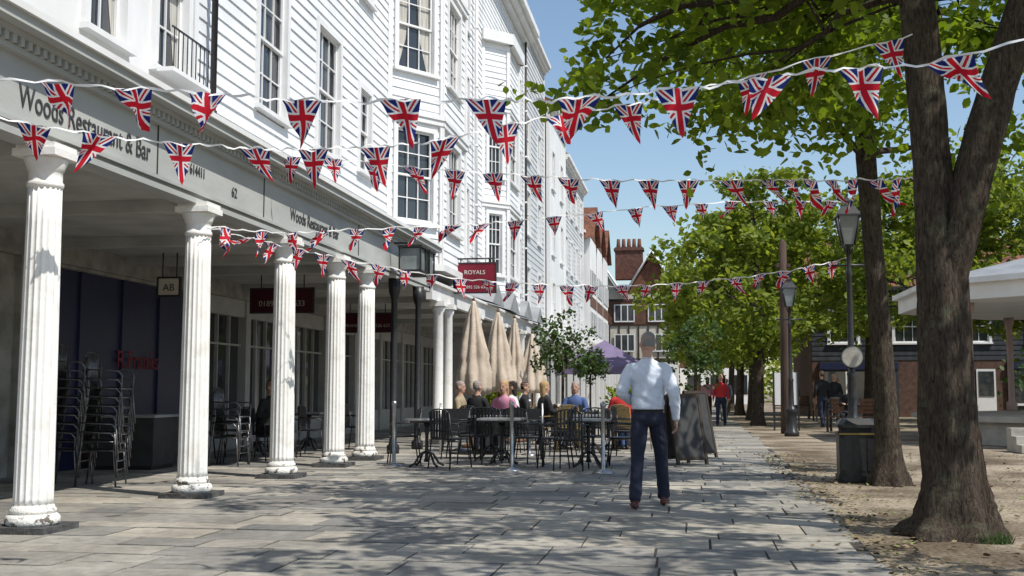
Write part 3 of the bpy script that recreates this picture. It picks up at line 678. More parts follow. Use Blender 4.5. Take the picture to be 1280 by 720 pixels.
# ---------------------------------------------------------------- bunting
def spline(pts,n=14):
    P=[Vector(p) for p in pts]; P=[P[0]*2-P[1]]+P+[P[-1]*2-P[-2]]; out=[]
    for i in range(1,len(P)-2):
        for k in range(n):
            t=k/n; a,b,c,d=P[i-1],P[i],P[i+1],P[i+2]
            out.append(.5*((2*b)+(-a+c)*t+(2*a-5*b+4*c-d)*t*t+(-a+3*b-3*c+d)*t**3))
    out.append(P[-2]); return out
def bunting(pts,fw,fh,gap,seed,blow=.5,start=.2):
    random.seed(seed); c=spline(pts); mb=MB()
    # the tape dips a little between and under the flags
    c=[p+Vector((0,0,.012*math.sin(i*1.9+seed)+.008*math.sin(i*.8))) for i,p in enumerate(c)]
    vs=[];fs=[]
    for i,p in enumerate(c):
        tw=Vector((0,math.sin(i*.9)*.004,.007+.002*math.sin(i*2.3))); vs+= [p+tw,p-tw]
    for i in range(len(c)-1): fs.append((2*i,2*i+1,2*i+3,2*i+2))
    mb.add(vs,fs,M_tape); uvs=[None]*len(fs)
    acc=[0]
    for a,b in zip(c[:-1],c[1:]): acc.append(acc[-1]+(b-a).length)
    def at(s):
        i=max(0,min(len(c)-2,int(np.searchsorted(acc,s))-1)); t=(s-acc[i])/(acc[i+1]-acc[i]); return c[i].lerp(c[i+1],t)
    s=start; N=8
    while s+fw<acc[-1]:
        A=at(s);B=at(s+fw); ex=(B-A); w=ex.length; ex.normalize()
        sw=random.gauss(.35,blow); sw=max(-.8,min(1.4,sw)); tw=random.gauss(0.1,.4)
        side=Vector((ex.y,-ex.x,0)).normalized()
        down=Vector((0,0,-1))*math.cos(sw)+side*(-math.sin(sw)); down=(down+ex*tw*.6).normalized()
        ph=random.uniform(0,6.28); am=random.uniform(.02,.06); vs=[];ff=[];uu=[]
        nn=down.cross(ex).normalized(); curl=random.gauss(0,.35)
        for j in range(N+1):
            v=j/N
            for i in range(N+1):
                u=(i/N-.5)*(1-v)
                p=A.lerp(B,.5)+ex*u*w+down*v*fh*(1-.12*abs(curl)*v)+nn*(am*math.sin(ph+u*10+v*5)*(.3+v)+curl*v*v*fh*.5)+ex*(tw*.2*v*v*fh)
                vs.append(p); uu.append((u*2.05,(.36-v)*1.9))
        for j in range(N):
            for i in range(N):
                ff.append((j*(N+1)+i,(j+1)*(N+1)+i,(j+1)*(N+1)+i+1,j*(N+1)+i+1)); uvs.append([uu[k] for k in ff[-1]])
        mb.add(vs,ff,M_flag,True); s+=fw+gap*random.uniform(.75,1.25)
    o=mb.obj('union_jack_bunting'); uvl=o.data.uv_layers.new(name='UVMap')
    for i,p in enumerate(o.data.polygons):
        for q in range(p.loop_total):
            if uvs[i]: uvl.data[p.loop_start+q].uv=uvs[i][q]
    return o
bunting([(-5.5,6.5,3.35),(-4.31,6.5,3.20),(-3.07,6.5,3.06),(-2.2,6.5,2.97),(-1.22,6.5,2.94),(-.74,6.5,2.92),(.09,6.5,2.96),(.8,6.5,3.03),(1.67,6.5,3.10),(3.9,5.4,3.4)],.27,.31,.30,31,.5,start=1.42)
bunting([(-5.47,8.0,3.36),(-4.69,8.6,3.30),(-3.85,8.9,3.26),(-3.31,9.1,3.26),(-2.75,9.3,3.31),(-2.18,9.4,3.36),(-1.45,9.6,3.55),(-.49,9.8,3.72),(.13,9.9,3.86),(2.0,9.8,4.25)],.27,.37,.32,32,.4)
bunting([(-5.5,14,4.3),(-4.44,14,4.21),(-3.41,14,4.07),(-2.23,14,3.95),(-1.17,14,3.85),(-.14,14,3.81),(.96,14,3.78),(1.88,11.6,3.31),(2.15,10.05,3.04)],.28,.38,.25,33,.2)
bunting([(-5.35,11.8,3.03),(-4.88,13.2,3.14),(-4.29,14.3,3.33),(-3.2,16,3.61),(-2.26,16.6,3.77),(.29,17.5,4.09),(2.6,18.95,4.3)],.26,.33,.34,34,.35)
bunting([(-5.35,11.85,3.02),(-4.98,13.2,2.99),(-4.48,14.2,2.92),(-3.48,15.5,2.81),(-2.33,16.5,2.77),(-1.13,17.3,2.80),(.05,17.9,2.89),(1.49,18.5,3.1),(2.6,18.97,3.35)],.25,.32,.22,35,.3)

# ---------------------------------------------------------------- street furniture
def lamp_post(x,y,H,disc=False):
    mb=MB(); h=H-.85
    mb.lathe([(.19,0),(.19,.1),(.14,.14),(.13,.6),(.16,.66),(.12,.72),(.075,.8),(.065,1.4),(.08,1.45),(.055,1.5),(.042,h-.5),(.06,h-.45),(.04,h-.4),(.035,h),(.08,h+.02)],M_black,(x,y,0),20,
             mod=lambda t,z:1+(.05*math.sin(t*8) if z<1.3 else 0))
    mb.tube([(x-.32,y,h-.32),(x+.32,y,h-.32)],.018,M_black,8)
    for a in(-.32,.32): mb.lathe([(.0,-.03),(.03,0),(.0,.03)],M_black,(x+a,y,h-.32),8)
    z0=h+.02; z1=h+.48; a=.10; b=.19
    mb.lathe([(a*1.25,z0),(b*1.25,z1)],M_lampglass,(x,y,0),4,smooth=False,rot=R(45))
    for sx in(-1,1):
        for sy in(-1,1):
            mb.tube([(x+sx*a*.9,y+sy*a*.9,z0),(x+sx*b*.9,y+sy*b*.9,z1)],.018,M_black,6)
            mb.tube([(x+sx*.02,y+sy*.02,h-.15),(x+sx*a*.9,y+sy*a*.9,z0+.02)],.01,M_black,6)
    mb.lathe([(b*1.45,z1),(b*1.4,z1+.03),(b*.8,z1+.16),(b*.45,z1+.2),(b*.45,z1+.26),(b*.2,z1+.3),(.015,z1+.34),(.03,z1+.37),(.0,z1+.42)],M_black,(x,y,0),4,smooth=False,rot=R(45))
    if disc:
        mb.T=Matrix.Translation((x,y-.1,1.72))@Matrix.Rotation(R(90),4,'X')
        mb.lathe([(.165,-.01),(.165,.01)],M_roofgrey,(0,0,0),28,smooth=False); mb.lathe([(.166,-.012),(.182,0),(.166,.012)],M_black,(0,0,-.003),28); mb.lathe([(.15,.010),(.15,.013)],M_concrete,(0,0,0),28,smooth=False); mb.T=Matrix.Identity(4)
    mb.obj('street_lamp')
lamp_post(2.62,18.9,4.4,True); lamp_post(2.63,30.1,4.2)
mb=MB(); mb.lathe([(.16,0),(.15,.6),(.12,3),(.1,5.3),(.0,5.4)],M_pole,(2.65,31.9,0),14); mb.box(2.45,2.85,31.84,31.96,4.6,4.7,M_pole); mb.obj('wooden_pole')
mb=MB(); mb.box(2.5,3.15,33.97,34.0,.75,1.7,M_white); mb.box(2.45,2.5,33.95,34.02,0,1.75,M_black); mb.box(3.15,3.2,33.95,34.02,0,1.75,M_black); mb.obj('notice_board')
mb=MB(); bx,by=2.2,15.55
def rprism(mb,w,d,z0,z1,mat,c=.06,w2=None,d2=None):
    w2=w2 or w; d2=d2 or d
    def rg(w,d,z): return [(bx+sx,by+sy,z) for sx,sy in ((-w+c,-d),(w-c,-d),(w,-d+c),(w,d-c),(w-c,d),(-w+c,d),(-w,d-c),(-w,-d+c))]
    mb.add(rg(w,d,z0)+rg(w2,d2,z1),[(k,(k+1)%8,8+(k+1)%8,8+k) for k in range(8)]+[tuple(range(7,-1,-1)),tuple(range(8,16))],mat)
rprism(mb,.27,.24,0,.08,M_black); rprism(mb,.25,.22,.08,.60,M_black); rprism(mb,.265,.235,.60,.64,M_black); rprism(mb,.22,.19,.64,.70,M_chalk); rprism(mb,.265,.235,.70,.74,M_black)
rprism(mb,.26,.23,.74,.82,M_black,.06,.2,.17)
for a in (-.17,.0,.17): mb.box(bx+a-.07,bx+a+.07,by-.228,by-.22,.14,.56,M_black)
mb.box(bx-.26,bx+.26,by-.238,by-.235,.612,.628,M_gold)
mb.obj('litter_bin')
def bench(x,y,rot):
    mb=MB(); mb.T=Matrix.Translation((x,y,0))@Matrix.Rotation(R(rot),4,'Z')
    for k in range(4): mb.box(-.75,.75,-.2+k*.11,-.11+k*.11,.42,.45,M_wood)
    for k in range(4): mb.box(-.75,.75,.25+k*.015,.28+k*.015,.52+k*.11,.61+k*.11,M_wood)
    for s in(-.7,.7): mb.box(s-.03,s+.03,-.2,-.14,0,.62,M_black); mb.box(s-.03,s+.03,.22,.28,0,.95,M_black); mb.box(s-.03,s+.03,-.22,.24,.62,.66,M_black)
    mb.obj('park_bench')
bench(4.6,33,-20); bench(5.4,44,10); bench(4.2,48,0)
def stanchion(x,y,h=1.02):
    mb=MB(); mb.lathe([(.16,0),(.155,.02),(.04,.05),(.03,.06),(.028,h-.08),(.04,h-.06),(.04,h-.01),(.02,h),(.0,h+.01)],M_steel,(x,y,0),18); mb.obj('rope_stanchion')
for x,y in ((-4.59,17.25),(-2.6,16.52),(-1.23,16.25),(-2.9,20.5),(-.9,19.7),(-4.5,22)): stanchion(x,y)
mb=MB(); mb.box(-4.5,-2.7,20.4,20.43,.35,.85,M_black); mb.tube([(-4.55,20.42,0),(-4.55,20.42,.95)],.02,M_steel,8); mb.tube([(-2.65,20.42,0),(-2.65,20.42,.95)],.02,M_steel,8); mb.obj('cafe_barrier')
def chair_mesh(frame,seatmat,back='slat'):
    mb=MB(); w=.22; r=.012
    for sx in (-1,1):
        mb.tube([(sx*w,-.24,0),(sx*(w-.01),-.2,.44),(sx*(w-.01),.2,.45)],r,frame,6)
        mb.tube([(sx*w,.26,0),(sx*(w-.01),.2,.45),(sx*(w-.02),.26,.84)],r,frame,6)
        mb.tube([(sx*(w-.015),.235,.68),(sx*(w+.03),.05,.67),(sx*(w+.03),-.17,.66),(sx*(w),-.21,.6),(sx*(w-.01),-.2,.44)],r*.95,frame,6)
    mb.tube([(-w+.02,.26,.84),(-w*.6,.275,.885),(0,.28,.9),(w*.6,.275,.885),(w-.02,.26,.84)],r,frame,6)
    mb.tube([(-w,-.2,.44),(w,-.2,.44)],r,frame,6); mb.tube([(-w,.2,.45),(w,.2,.45)],r,frame,6)
    mb.tube([(-w,-.22,.2),(w,-.22,.2)],r*.7,frame,6)
    vs=[];N=6
    for j in range(N+1):
        for i in range(N+1):
            u=i/N*2-1;v=j/N*2-1; vs.append((u*(w-.01),v*.2,.462-.015*(1-u*u)*(1-v*v)))
    mb.add(vs,[(j*(N+1)+i,j*(N+1)+i+1,(j+1)*(N+1)+i+1,(j+1)*(N+1)+i) for j in range(N) for i in range(N)],seatmat,True)
    mb.box(-w+.01,w-.01,-.2,.2,.435,.444,seatmat)
    if back=='slat':
        for k in range(7):
            x=-w*.75+k*w*.25; mb.box(x-.012,x+.012,.232,.262,.46,.88-.3*x*x,frame)
        mb.box(-w+.02,w-.02,.238,.252,.56,.585,frame)
    else:
        mb.add([(-w+.02,.22,.48),(w-.02,.22,.48),(w-.03,.265,.84),(0,.28,.9),(-w+.03,.265,.84)],[(0,1,2,3,4)],seatmat); mb.add([(-w+.02,.235,.48),(w-.02,.235,.48),(w-.03,.28,.84),(0,.295,.9),(-w+.03,.28,.84)],[(4,3,2,1,0)],seatmat)
    o=mb.obj('tmp'); me=o.data; bpy.data.objects.remove(o); me.name='cafe_chair'; return me
CH_B=chair_mesh(M_black,M_black); CH_W=chair_mesh(M_wicker,M_wicker,'panel'); CH_S=chair_mesh(M_steel,M_steel)
def chair(x,y,rot,me=CH_B):
    o=bpy.data.objects.new('cafe_chair',me); COL.objects.link(o); o.location=(x,y,0.005); o.rotation_euler=(0,0,R(rot)); return o
def table(x,y,r=.36,iron=True,sq=False):
    mb=MB()
    if sq: mb.box(-r,r,-r,r,.72,.75,M_tabletop); mb.box(-r+.02,r-.02,-r+.02,r-.02,.69,.72,M_black)
    else: mb.lathe([(r-.02,.715),(r,.72),(r,.745),(r-.01,.75)],M_tabletop,n=28); mb.lathe([(r*.8,.69),(r*.8,.715)],M_black,n=16)
    mb.lathe([(.05,.08),(.03,.15),(.028,.5),(.045,.55),(.03,.6),(.06,.69)],M_black,n=12)
    for k in range(4):
        a=k*math.pi/2+math.pi/4; c,s=math.cos(a),math.sin(a)
        mb.tube([(0,0,.25),(.12*c,.12*s,.2),(.22*c,.22*s,.06),(.31*c,.31*s,.02)],[.02,.018,.018,.022],M_black,6)
    o=mb.obj('cafe_table'); o.location=(x,y,0); return o
for x,y,sq in ((-4.05,17.2,False),(-2.95,17.7,True),(-1.55,17.5,True),(-3.4,19.3,True),(-1.7,20.1,True),(-3.9,21.8,True),(-2.4,22.4,False),(-2.9,24.5,True),(-1.5,23,False)): table(x,y,.34,True,sq)
for a in ((-3.62,16.95,150),(-3.42,18.0,-15),(-2.75,18.3,170),(-2.5,17.55,95),(-4.55,17.7,-70),(-2.05,17.3,-92),(-1.0,17.6,88),(-1.5,18.15,5),(-1.75,16.85,175),(-3.3,18.7,180),(-2.75,19.4,90),(-4.0,19.3,-90),(-1.1,20.3,80),(-2.3,20.2,-95),(-3.4,21.9,90),(-4.5,21.7,-90),(-1.9,22.5,85)): chair(*a)
for a in ((-2.9,22.3,-60),(-2.3,23.05,0),(-.95,23,80),(-2.3,21.8,180),(-2.0,23.2,-90),(-1.3,22.3,170),(-2.5,24.9,40)): chair(a[0],a[1],a[2],CH_W)
for a in ((-7.3,17.5,100),(-7.2,18.3,80),(-7.1,19.2,100),(-8.3,18.6,-90),(-6.9,20.2,90),(-8.0,21,0),(-6.6,22,90)): chair(*a)
table(-7.9,19.9,.34,True,True); table(-7.5,21.6,.34,True,True)
M_darksteel=pm('dull_aluminium',(.22,.22,.23),(.12,.12,.13),scale=15,rough=.35,metal=.8)
def stack(x,y,rot,n,sd):
    random.seed(sd); src=CH_S; mb=MB()
    vs=[v.co.copy() for v in src.vertices]; fs=[tuple(p.vertices) for p in src.polygons]
    for k in range(n):
        mb.T=Matrix.Translation((x,y,k*.11))@Matrix.Rotation(R(rot+random.uniform(-2,2)),4,'Z')@Matrix.Translation((0,-.012*k,0))
        mb.add(vs,fs,M_darksteel,True)
    mb.obj('stacked_chairs')
stack(-7.75,13.2,95,9,1); stack(-7.3,13.25,100,8,2); stack(-7.2,17.0,90,4,3)
def parasol(x,y,top,bot,r,sd):
    random.seed(sd); ph=random.uniform(0,6); mb=MB()
    mb.lathe([(.28,0),(.28,.06),(.05,.09),(.03,.1),(.025,top-.02)],M_wood,(x,y,0),14)
    H=top-bot
    def md(t,z): return 1+.34*abs(math.sin(4*t+ph+.25*z))*(1 if z<top-.1 else .3)+.10*math.sin(3*t+z*4+ph)+.05*math.sin(t*7-z*6)
    mb.lathe([(r*.6,bot+.05),(r*.97,bot),(r*1.05,bot+H*.08),(r*.98,bot+H*.25),(r*.80,bot+H*.36),(r*.84,bot+H*.42),(r*.70,bot+H*.55),(r*.52,bot+H*.72),(r*.33,bot+H*.88),(r*.17,bot+H*.97),(.03,top)],M_canvas,(x,y,0),72,mod=md)
    mb.lathe([(.02,top),(.035,top+.03),(.0,top+.09)],M_wood,(x,y,0),10)
    mb.obj('closed_parasol')
parasol(-4.43,23,3.05,1.1,.28,1); parasol(-4.25,25,2.95,1.15,.27,2); parasol(-3.98,25.7,2.85,1.15,.2,3); parasol(-4.3,31,2.75,1.1,.3,4)
e=empty('purple_gazebo'); mb=MB(); gx,gy,g=-2.95,40,1.6
mb.add([(gx-g,gy-g,2.0),(gx+g,gy-g,2.0),(gx+g,gy+g,2.0),(gx-g,gy+g,2.0),(gx,gy,2.95)],[(0,1,4),(1,2,4),(2,3,4),(3,0,4)],M_purple)
mb.box(gx-g,gx+g,gy-g-.01,gy-g+.01,1.72,2.0,M_purple); mb.box(gx+g-.01,gx+g+.01,gy-g+.011,gy+g,1.72,2.0,M_purple); mb.box(gx-g-.01,gx-g+.01,gy-g+.011,gy+g,1.72,2.0,M_purple)
for a in(-g+.05,g-.05):
    for b in(-g+.05,g-.05): mb.box(gx+a-.03,gx+a+.03,gy+b-.03,gy+b+.03,0,1.99,M_steel)
mb.obj('canopy_and_poles',e)
def aboard(x,y,rot,h=1.15,w=.62):
    mb=MB(); mb.T=Matrix.Translation((x,y,0))@Matrix.Rotation(R(rot),4,'Z')
    for s in(-1,1):
        T0=mb.T.copy(); mb.T=T0@Matrix.Translation((0,s*.24,0))@Matrix.Rotation(s*R(11.5),4,'X')
        mb.box(-w/2+.05,w/2-.05,-.012,.012,.12,h-.05,M_chalk)
        mb.box(-w/2,-w/2+.05,-.02,.02,0,h,M_timber); mb.box(w/2-.05,w/2,-.02,.02,0,h,M_timber); mb.box(-w/2+.05,w/2-.05,-.02,.02,h-.05,h,M_timber); mb.box(-w/2+.05,w/2-.05,-.02,.02,.08,.13,M_timber)
        mb.T=T0
    mb.obj('chalkboard_sign')
aboard(-.1,18.45,38); aboard(.1,20.3,50,1.2)

# ---------------------------------------------------------------- people
def loft(pts_rings,n=20,step=.016):
    rings=[]
    for (c0,a0,b0),(c1,a1,b1) in zip(pts_rings[:-1],pts_rings[1:]):
        k=max(1,int((c1-c0).length/step))
        for i in range(k): t=i/k; rings.append((c0.lerp(c1,t),a0.lerp(a1,t),b0.lerp(b1,t)))
    rings.append(pts_rings[-1]); vs=[];fs=[]
    for c,a,b in rings:
        for k in range(n): t=2*math.pi*k/n; vs.append(c+a*math.cos(t)+b*math.sin(t))
    for i in range(len(rings)-1):
        for k in range(n): fs.append((i*n+k,i*n+(k+1)%n,(i+1)*n+(k+1)%n,(i+1)*n+k))
    fs.append(tuple(range(n-1,-1,-1))); fs.append(tuple((len(rings)-1)*n+k for k in range(n)))
    return vs,fs
def limb(pts,rads,n=14,flat=1.0):
    P=[Vector(p) for p in pts]; out=[]; ref=None
    dense=[];dr=[]
    for i in range(len(P)-1):
        for k in range(4): t=k/4; dense.append(P[i].lerp(P[i+1],t)); dr.append(rads[i]*(1-t)+rads[i+1]*t)
    dense.append(P[-1]);dr.append(rads[-1])
    for _ in range(2): dense=[dense[0]]+[(dense[i-1]+dense[i]*2+dense[i+1])/4 for i in range(1,len(dense)-1)]+[dense[-1]]
    for i,p in enumerate(dense):
        d=(dense[min(i+1,len(dense)-1)]-dense[max(i-1,0)]).normalized()
        if ref is None: ref=Vector((1,0,0)) if abs(d.x)<.8 else Vector((0,0,1))
        a=(ref-d*ref.dot(d)).normalized(); b=d.cross(a); ref=a
        out.append((p,a*dr[i],b*dr[i]*flat))
    c0,a0,b0=out[0]; c1,a1,b1=out[-1]; d0=(out[0][0]-out[1][0]).normalized(); d1=(out[-1][0]-out[-2][0]).normalized()
    out=[(c0+d0*dr[0]*.6,a0*.5,b0*.5)]+out+[(c1+d1*dr[-1]*.6,a1*.5,b1*.5)]
    return loft(out,n)
def ellip(c,r,n=16,m=10,Rm=None):
    vs=[];fs=[]
    for j in range(1,m):
        ph=math.pi*j/m
        for k in range(n):
            t=2*math.pi*k/n; v=Vector((r[0]*math.sin(ph)*math.cos(t),r[1]*math.sin(ph)*math.sin(t),r[2]*math.cos(ph)))
            vs.append(Vector(c)+(Rm@v if Rm else v))
    for j in range(m-2):
        for k in range(n): fs.append((j*n+k,(j+1)*n+k,(j+1)*n+(k+1)%n,j*n+(k+1)%n))
    fs.append(tuple(range(n))); fs.append(tuple((m-2)*n+k for k in range(n-1,-1,-1)))
    return vs,fs
M_lips=pm('lips',(.35,.13,.11),rough=.5)
def person(name,loc,yaw,mats,pose='stand',J=None,hair='short',vox=.012,scale=1.0,headrot=(0,0,0),lean=0.0,sleeve=1.0):
    pieces=[]
    def add(g,mk): pieces.append((g[0],g[1],mk))
    zp=0 if pose!='sit' else -.43
    D=dict(hipL=(-.09,0,.93),hipR=(.09,0,.93),kneeL=(-.10,.02,.50),kneeR=(.10,.02,.50),ankL=(-.10,-.03,.09),ankR=(.10,-.03,.09),
           shL=(-.18,0,1.415),shR=(.18,0,1.415),elL=(-.25,-.03,1.15),elR=(.25,-.03,1.15),wrL=(-.26,.06,.92),wrR=(.26,.06,.92),yawL=0,yawR=0)
    if pose=='sit':
        D.update(hipL=(-.10,0,.52),hipR=(.10,0,.52),kneeL=(-.13,.43,.52),kneeR=(.13,.43,.52),ankL=(-.13,.38,.09),ankR=(.13,.42,.09),
           shL=(-.18,0,.99),shR=(.18,0,.99),elL=(-.26,.10,.76),elR=(.26,.10,.76),wrL=(-.12,.34,.80),wrR=(.12,.34,.80))
    if J: D.update(J)
    V=Vector
    def L(z): return lean*max(0,z-.98-zp)
    tor=[(.95,.158,.118),(.985,.160,.120),(1.01,.170,.130),(1.05,.172,.130),(1.10,.166,.124),(1.18,.166,.122),(1.28,.176,.125),(1.36,.186,.122),(1.41,.182,.112),(1.45,.155,.098),(1.48,.115,.082),(1.50,.08,.07),(1.515,.06,.058)]
    add(loft([(V((0,L(z+zp)-.003,z+zp)),V((a,0,0)),V((0,b,0))) for z,a,b in tor],32,.01),'shirt')
    add(loft([(V((0,0,z+zp)),V((a,0,0)),V((0,b,0))) for z,a,b in [(.82,.10,.07),(.85,.15,.115),(.89,.168,.13),(.93,.164,.125),(.985,.161,.121)]],32,.01),'trousers')
    for s in 'LR':
        h,k,an=V(D['hip'+s]),V(D['knee'+s]),V(D['ank'+s])
        mid=h.lerp(k,.5); calf=k.lerp(an,.35)
        add(limb([h,mid,k,calf,an+V((0,0,.0))],[.092,.086,.068,.064,.060]),'trousers')
        yw=D['yaw'+s]; Rm=Matrix.Rotation(yw,3,'Z'); f=V((an.x,an.y,an.z-.09))
        prof=[(-.085,.02,.02,.03),(-.07,.034,.034,.04),(-.02,.036,.042,.045),(.05,.040,.038,.038),(.11,.046,.030,.030),(.16,.042,.024,.024),(.195,.022,.014,.016)]
        add(loft([(f+Rm@V((0,y,zc)),Rm@V((w,0,0)),V((0,0,hh))) for y,w,hh,zc in prof],16),'shoes')
        sh,el,wr=V(D['sh'+s]),V(D['el'+s]),V(D['wr'+s]); 
        sh=sh+V((0,L(sh.z),0))
        sx=-1 if s=='L' else 1
        q=sleeve
        add(limb([sh-V((sx*.06,0,-.008)),sh,sh.lerp(el,.35),sh.lerp(el,.7),el,el.lerp(wr,.5),wr],[.055,.062,.060*q**.5,.056*q,.052*q,.047*q,.036*q**.3]),'sleeve')
        d=(wr-el).normalized(); ref=V((sx,0,0)) if abs(d.z)>.6 else V((0,0,1)); 
        pn=(ref-d*ref.dot(d)).normalized(); wd=d.cross(pn)
        if abs(d.z)>.6 and wd.y<0: wd=-wd
        if abs(d.z)<=.6 and wd.x*sx>0: wd=-wd
        add(loft([(wr+d*q2,wd*a,pn*b) for q2,a,b in [(-.02,.026,.02),(.02,.033,.018),(.06,.041,.015),(.09,.04,.013),(.098,.034,.009)]],14),'skin')
        for i,(off,ln) in enumerate(((.030,.070),(.010,.078),(-.011,.073),(-.030,.058))):
            b0=wr+d*.085+wd*off; c=-pn
            p1=b0+d*ln*.5+c*ln*.12; p2=p1+d*ln*.30+c*ln*.28; p3=p2+d*ln*.12+c*ln*.28
            add(limb([b0,p1,p2,p3],[.0095,.009,.008,.007],8),'skin')
        t0=wr+d*.03+wd*.028; add(limb([t0,t0+d*.03+wd*.022-pn*.012,t0+d*.062+wd*.022-pn*.022],[.013,.0105,.0085],8),'skin')
    hb=V((0,L(1.5+zp),1.5+zp)); Rh=Matrix.Rotation(headrot[2],3,'Z')@Matrix.Rotation(headrot[0],3,'X')@Matrix.Rotation(headrot[1],3,'Y')
    def H(p): return hb+V((0,0,.06))+Rh@V((p[0],p[1],p[2]))
    add(loft([(hb+V((0,-.01,-.03)),V((.062,0,0)),V((0,.062,0))),(hb+V((0,0,.05)),V((.054,0,0)),V((0,.058,0))),(H((0,0,.04)),V((.05,0,0)),V((0,.055,0)))],18),'skin')
    hr=[(.0,.045,.03,.03),(.02,.032,.046,.055),(.05,.018,.058,.078),(.09,.008,.068,.09),(.13,.002,.073,.096),(.17,-.002,.073,.096),(.205,-.006,.062,.083),(.228,-.008,.04,.055),(.236,-.008,.015,.02)]
    add(loft([(H((0,cy,z)),Rh@V((a,0,0)),Rh@V((0,b,0))) for z,cy,a,b in hr],24),'skin')
    add(loft([(H((0,.094,.125)),Rh@V((.008,0,0)),Rh@V((0,.006,0))),(H((0,.106,.095)),Rh@V((.013,0,0)),Rh@V((0,.012,0))),(H((0,.098,.08)),Rh@V((.015,0,0)),Rh@V((0,.01,0)))],10),'skin')
    add(loft([(H((-.02,.088,.053)),Rh@V((0,.006,0)),Rh@V((0,0,.004))),(H((0,.094,.053)),Rh@V((0,.008,0)),Rh@V((0,0,.006))),(H((.02,.088,.053)),Rh@V((0,.006,0)),Rh@V((0,0,.004)))],8,.008),'lips')
    for sx in(-1,1):
        add(ellip(H((sx*.078,-.005,.105)),(.012,.022,.034),12,8,Rh),'skin')
        add(ellip(H((sx*.03,.083,.122)),(.013,.010,.007),10,6,Rh),'eyes')
        add(ellip(H((sx*.031,.086,.142)),(.017,.008,.004),10,6,Rh),'hair')
    if hair!='bald':
        hz=[(.075,-.050,.052,.042),(.105,-.03,.072,.068),(.14,-.018,.078,.086),(.175,-.010,.078,.095),(.21,-.008,.068,.088),(.235,-.008,.045,.06),(.245,-.008,.016,.02)]
        if hair=='long': hz=[(-.06,-.06,.06,.03),(-.02,-.055,.078,.045),(.04,-.045,.084,.055)]+[(z,c-.004,a+.008,b+.006) for z,c,a,b in hz[1:]]
        add(loft([(H((0,cy,z)),Rh@V((a,0,0)),Rh@V((0,b,0))) for z,cy,a,b in hz],24),'hair')
    add(loft([(hb+V((0,-.008,-.02)),V((.072,0,0)),V((0,.070,0))),(hb+V((0,-.004,.028)),V((.060,0,0)),V((0,.062,0)))],18,.01),'shirt')
    AV=[];AF=[];tags=[]
    for vs,fs,mk in pieces:
        o=len(AV); AV+= [tuple(v) for v in vs]; AF+= [tuple(o+i for i in f) for f in fs]; tags+=[mk]*len(vs)
    me=bpy.data.meshes.new('tmpbody'); me.from_pydata(AV,[],AF); ob=bpy.data.objects.new('tmpbody',me); COL.objects.link(ob)
    md=ob.modifiers.new('r','REMESH'); md.mode='VOXEL'; md.voxel_size=vox; md.adaptivity=0
    sm=ob.modifiers.new('s','SMOOTH'); sm.factor=.5; sm.iterations=3
    dg=bpy.context.evaluated_depsgraph_get(); new=bpy.data.meshes.new_from_object(ob.evaluated_get(dg)); bpy.data.objects.remove(ob)
    kd=kdtree.KDTree(len(AV))
    for i,v in enumerate(AV): kd.insert(v,i)
    kd.balance(); new.materials.clear()
    mm=dict(mats); mm.setdefault('eyes',M_black); mm.setdefault('lips',M_lips); mm.setdefault('sleeve',mm['shirt']); mm.setdefault('belt',mm['trousers'])
    keys=list(mm.keys())
    for k in keys: new.materials.append(mm[k])
    for p in new.polygons: 
        _,i,_=kd.find(p.center); tg=tags[i]
        if tg in('shirt','trousers') and (abs(p.center.x)<.20 and p.center.y<.16):
            z=p.center.z-zp
            if z>1.0: tg='shirt'
            elif z>.968: tg='belt'
            elif z>.86: tg='trousers'
        p.material_index=keys.index(tg); p.use_smooth=True
    if vox<.01:
        nr={};
        for p in new.polygons:
            if keys[p.material_index] in('shirt','sleeve','trousers'):
                for i in p.vertices: nr[i]=1
        for i in nr:
            v=new.vertices[i]; c=v.co; z=c.z-zp
            w=min(1,abs(z-.985)/.05)*(1.0 if z>.985 else .55)
            f=mn.noise(Vector((c.x*8,c.y*8,c.z*13)))*.010+abs(mn.noise(Vector((c.x*6+3,c.y*6,c.z*12+c.x*10))))*.014
            # creases radiating to the waist and at elbows / knees
            f+=.004*math.sin(c.z*60+c.x*40+c.y*25)*(1 if (1.02<z<1.14 or z<.30) else .25)
            nr[i]=v.normal*f*w
        for i,dv in nr.items(): new.vertices[i].co+=dv
    new.name=name; o=bpy.data.objects.new(name,new); COL.objects.link(o); o.location=loc; o.rotation_euler=(0,0,yaw); o.scale=(scale,)*3
    return o
M_skin=pm('skin',(.50,.30,.22),(.45,.26,.19),scale=12,rough=.55)
def cl(n,c,b=.5): return pm(n,c,tuple(x*.85 for x in c),scale=7,rough=.85,bump=b,bscale=9,stretch=(1,1,.6))
M_shirt=cl('pale_blue_shirt_cloth',(.66,.71,.82),.4); M_jeans=cl('navy_denim',(.022,.026,.048),.4); M_ghair=cl('grey_hair',(.24,.23,.22)); M_bhair=cl('blonde_hair',(.40,.27,.12)); M_dhair=cl('dark_hair',(.03,.022,.018))
M_shoe=pm('brown_leather',(.10,.02,.015),rough=.35,spec=.5); M_bshoe=pm('black_leather',(.015,.015,.015),rough=.4)
M_pinkc=cl('pink_cloth',(.50,.22,.32)); M_blackc=cl('black_cloth',(.02,.02,.022)); M_redc=cl('red_cloth',(.45,.03,.03)); M_bluec=cl('blue_cloth',(.08,.13,.28)); M_greyc=cl('grey_cloth',(.2,.2,.2)); M_tanc=cl('tan_cloth',(.35,.28,.18)); M_whitec=cl('white_cloth',(.7,.7,.7))
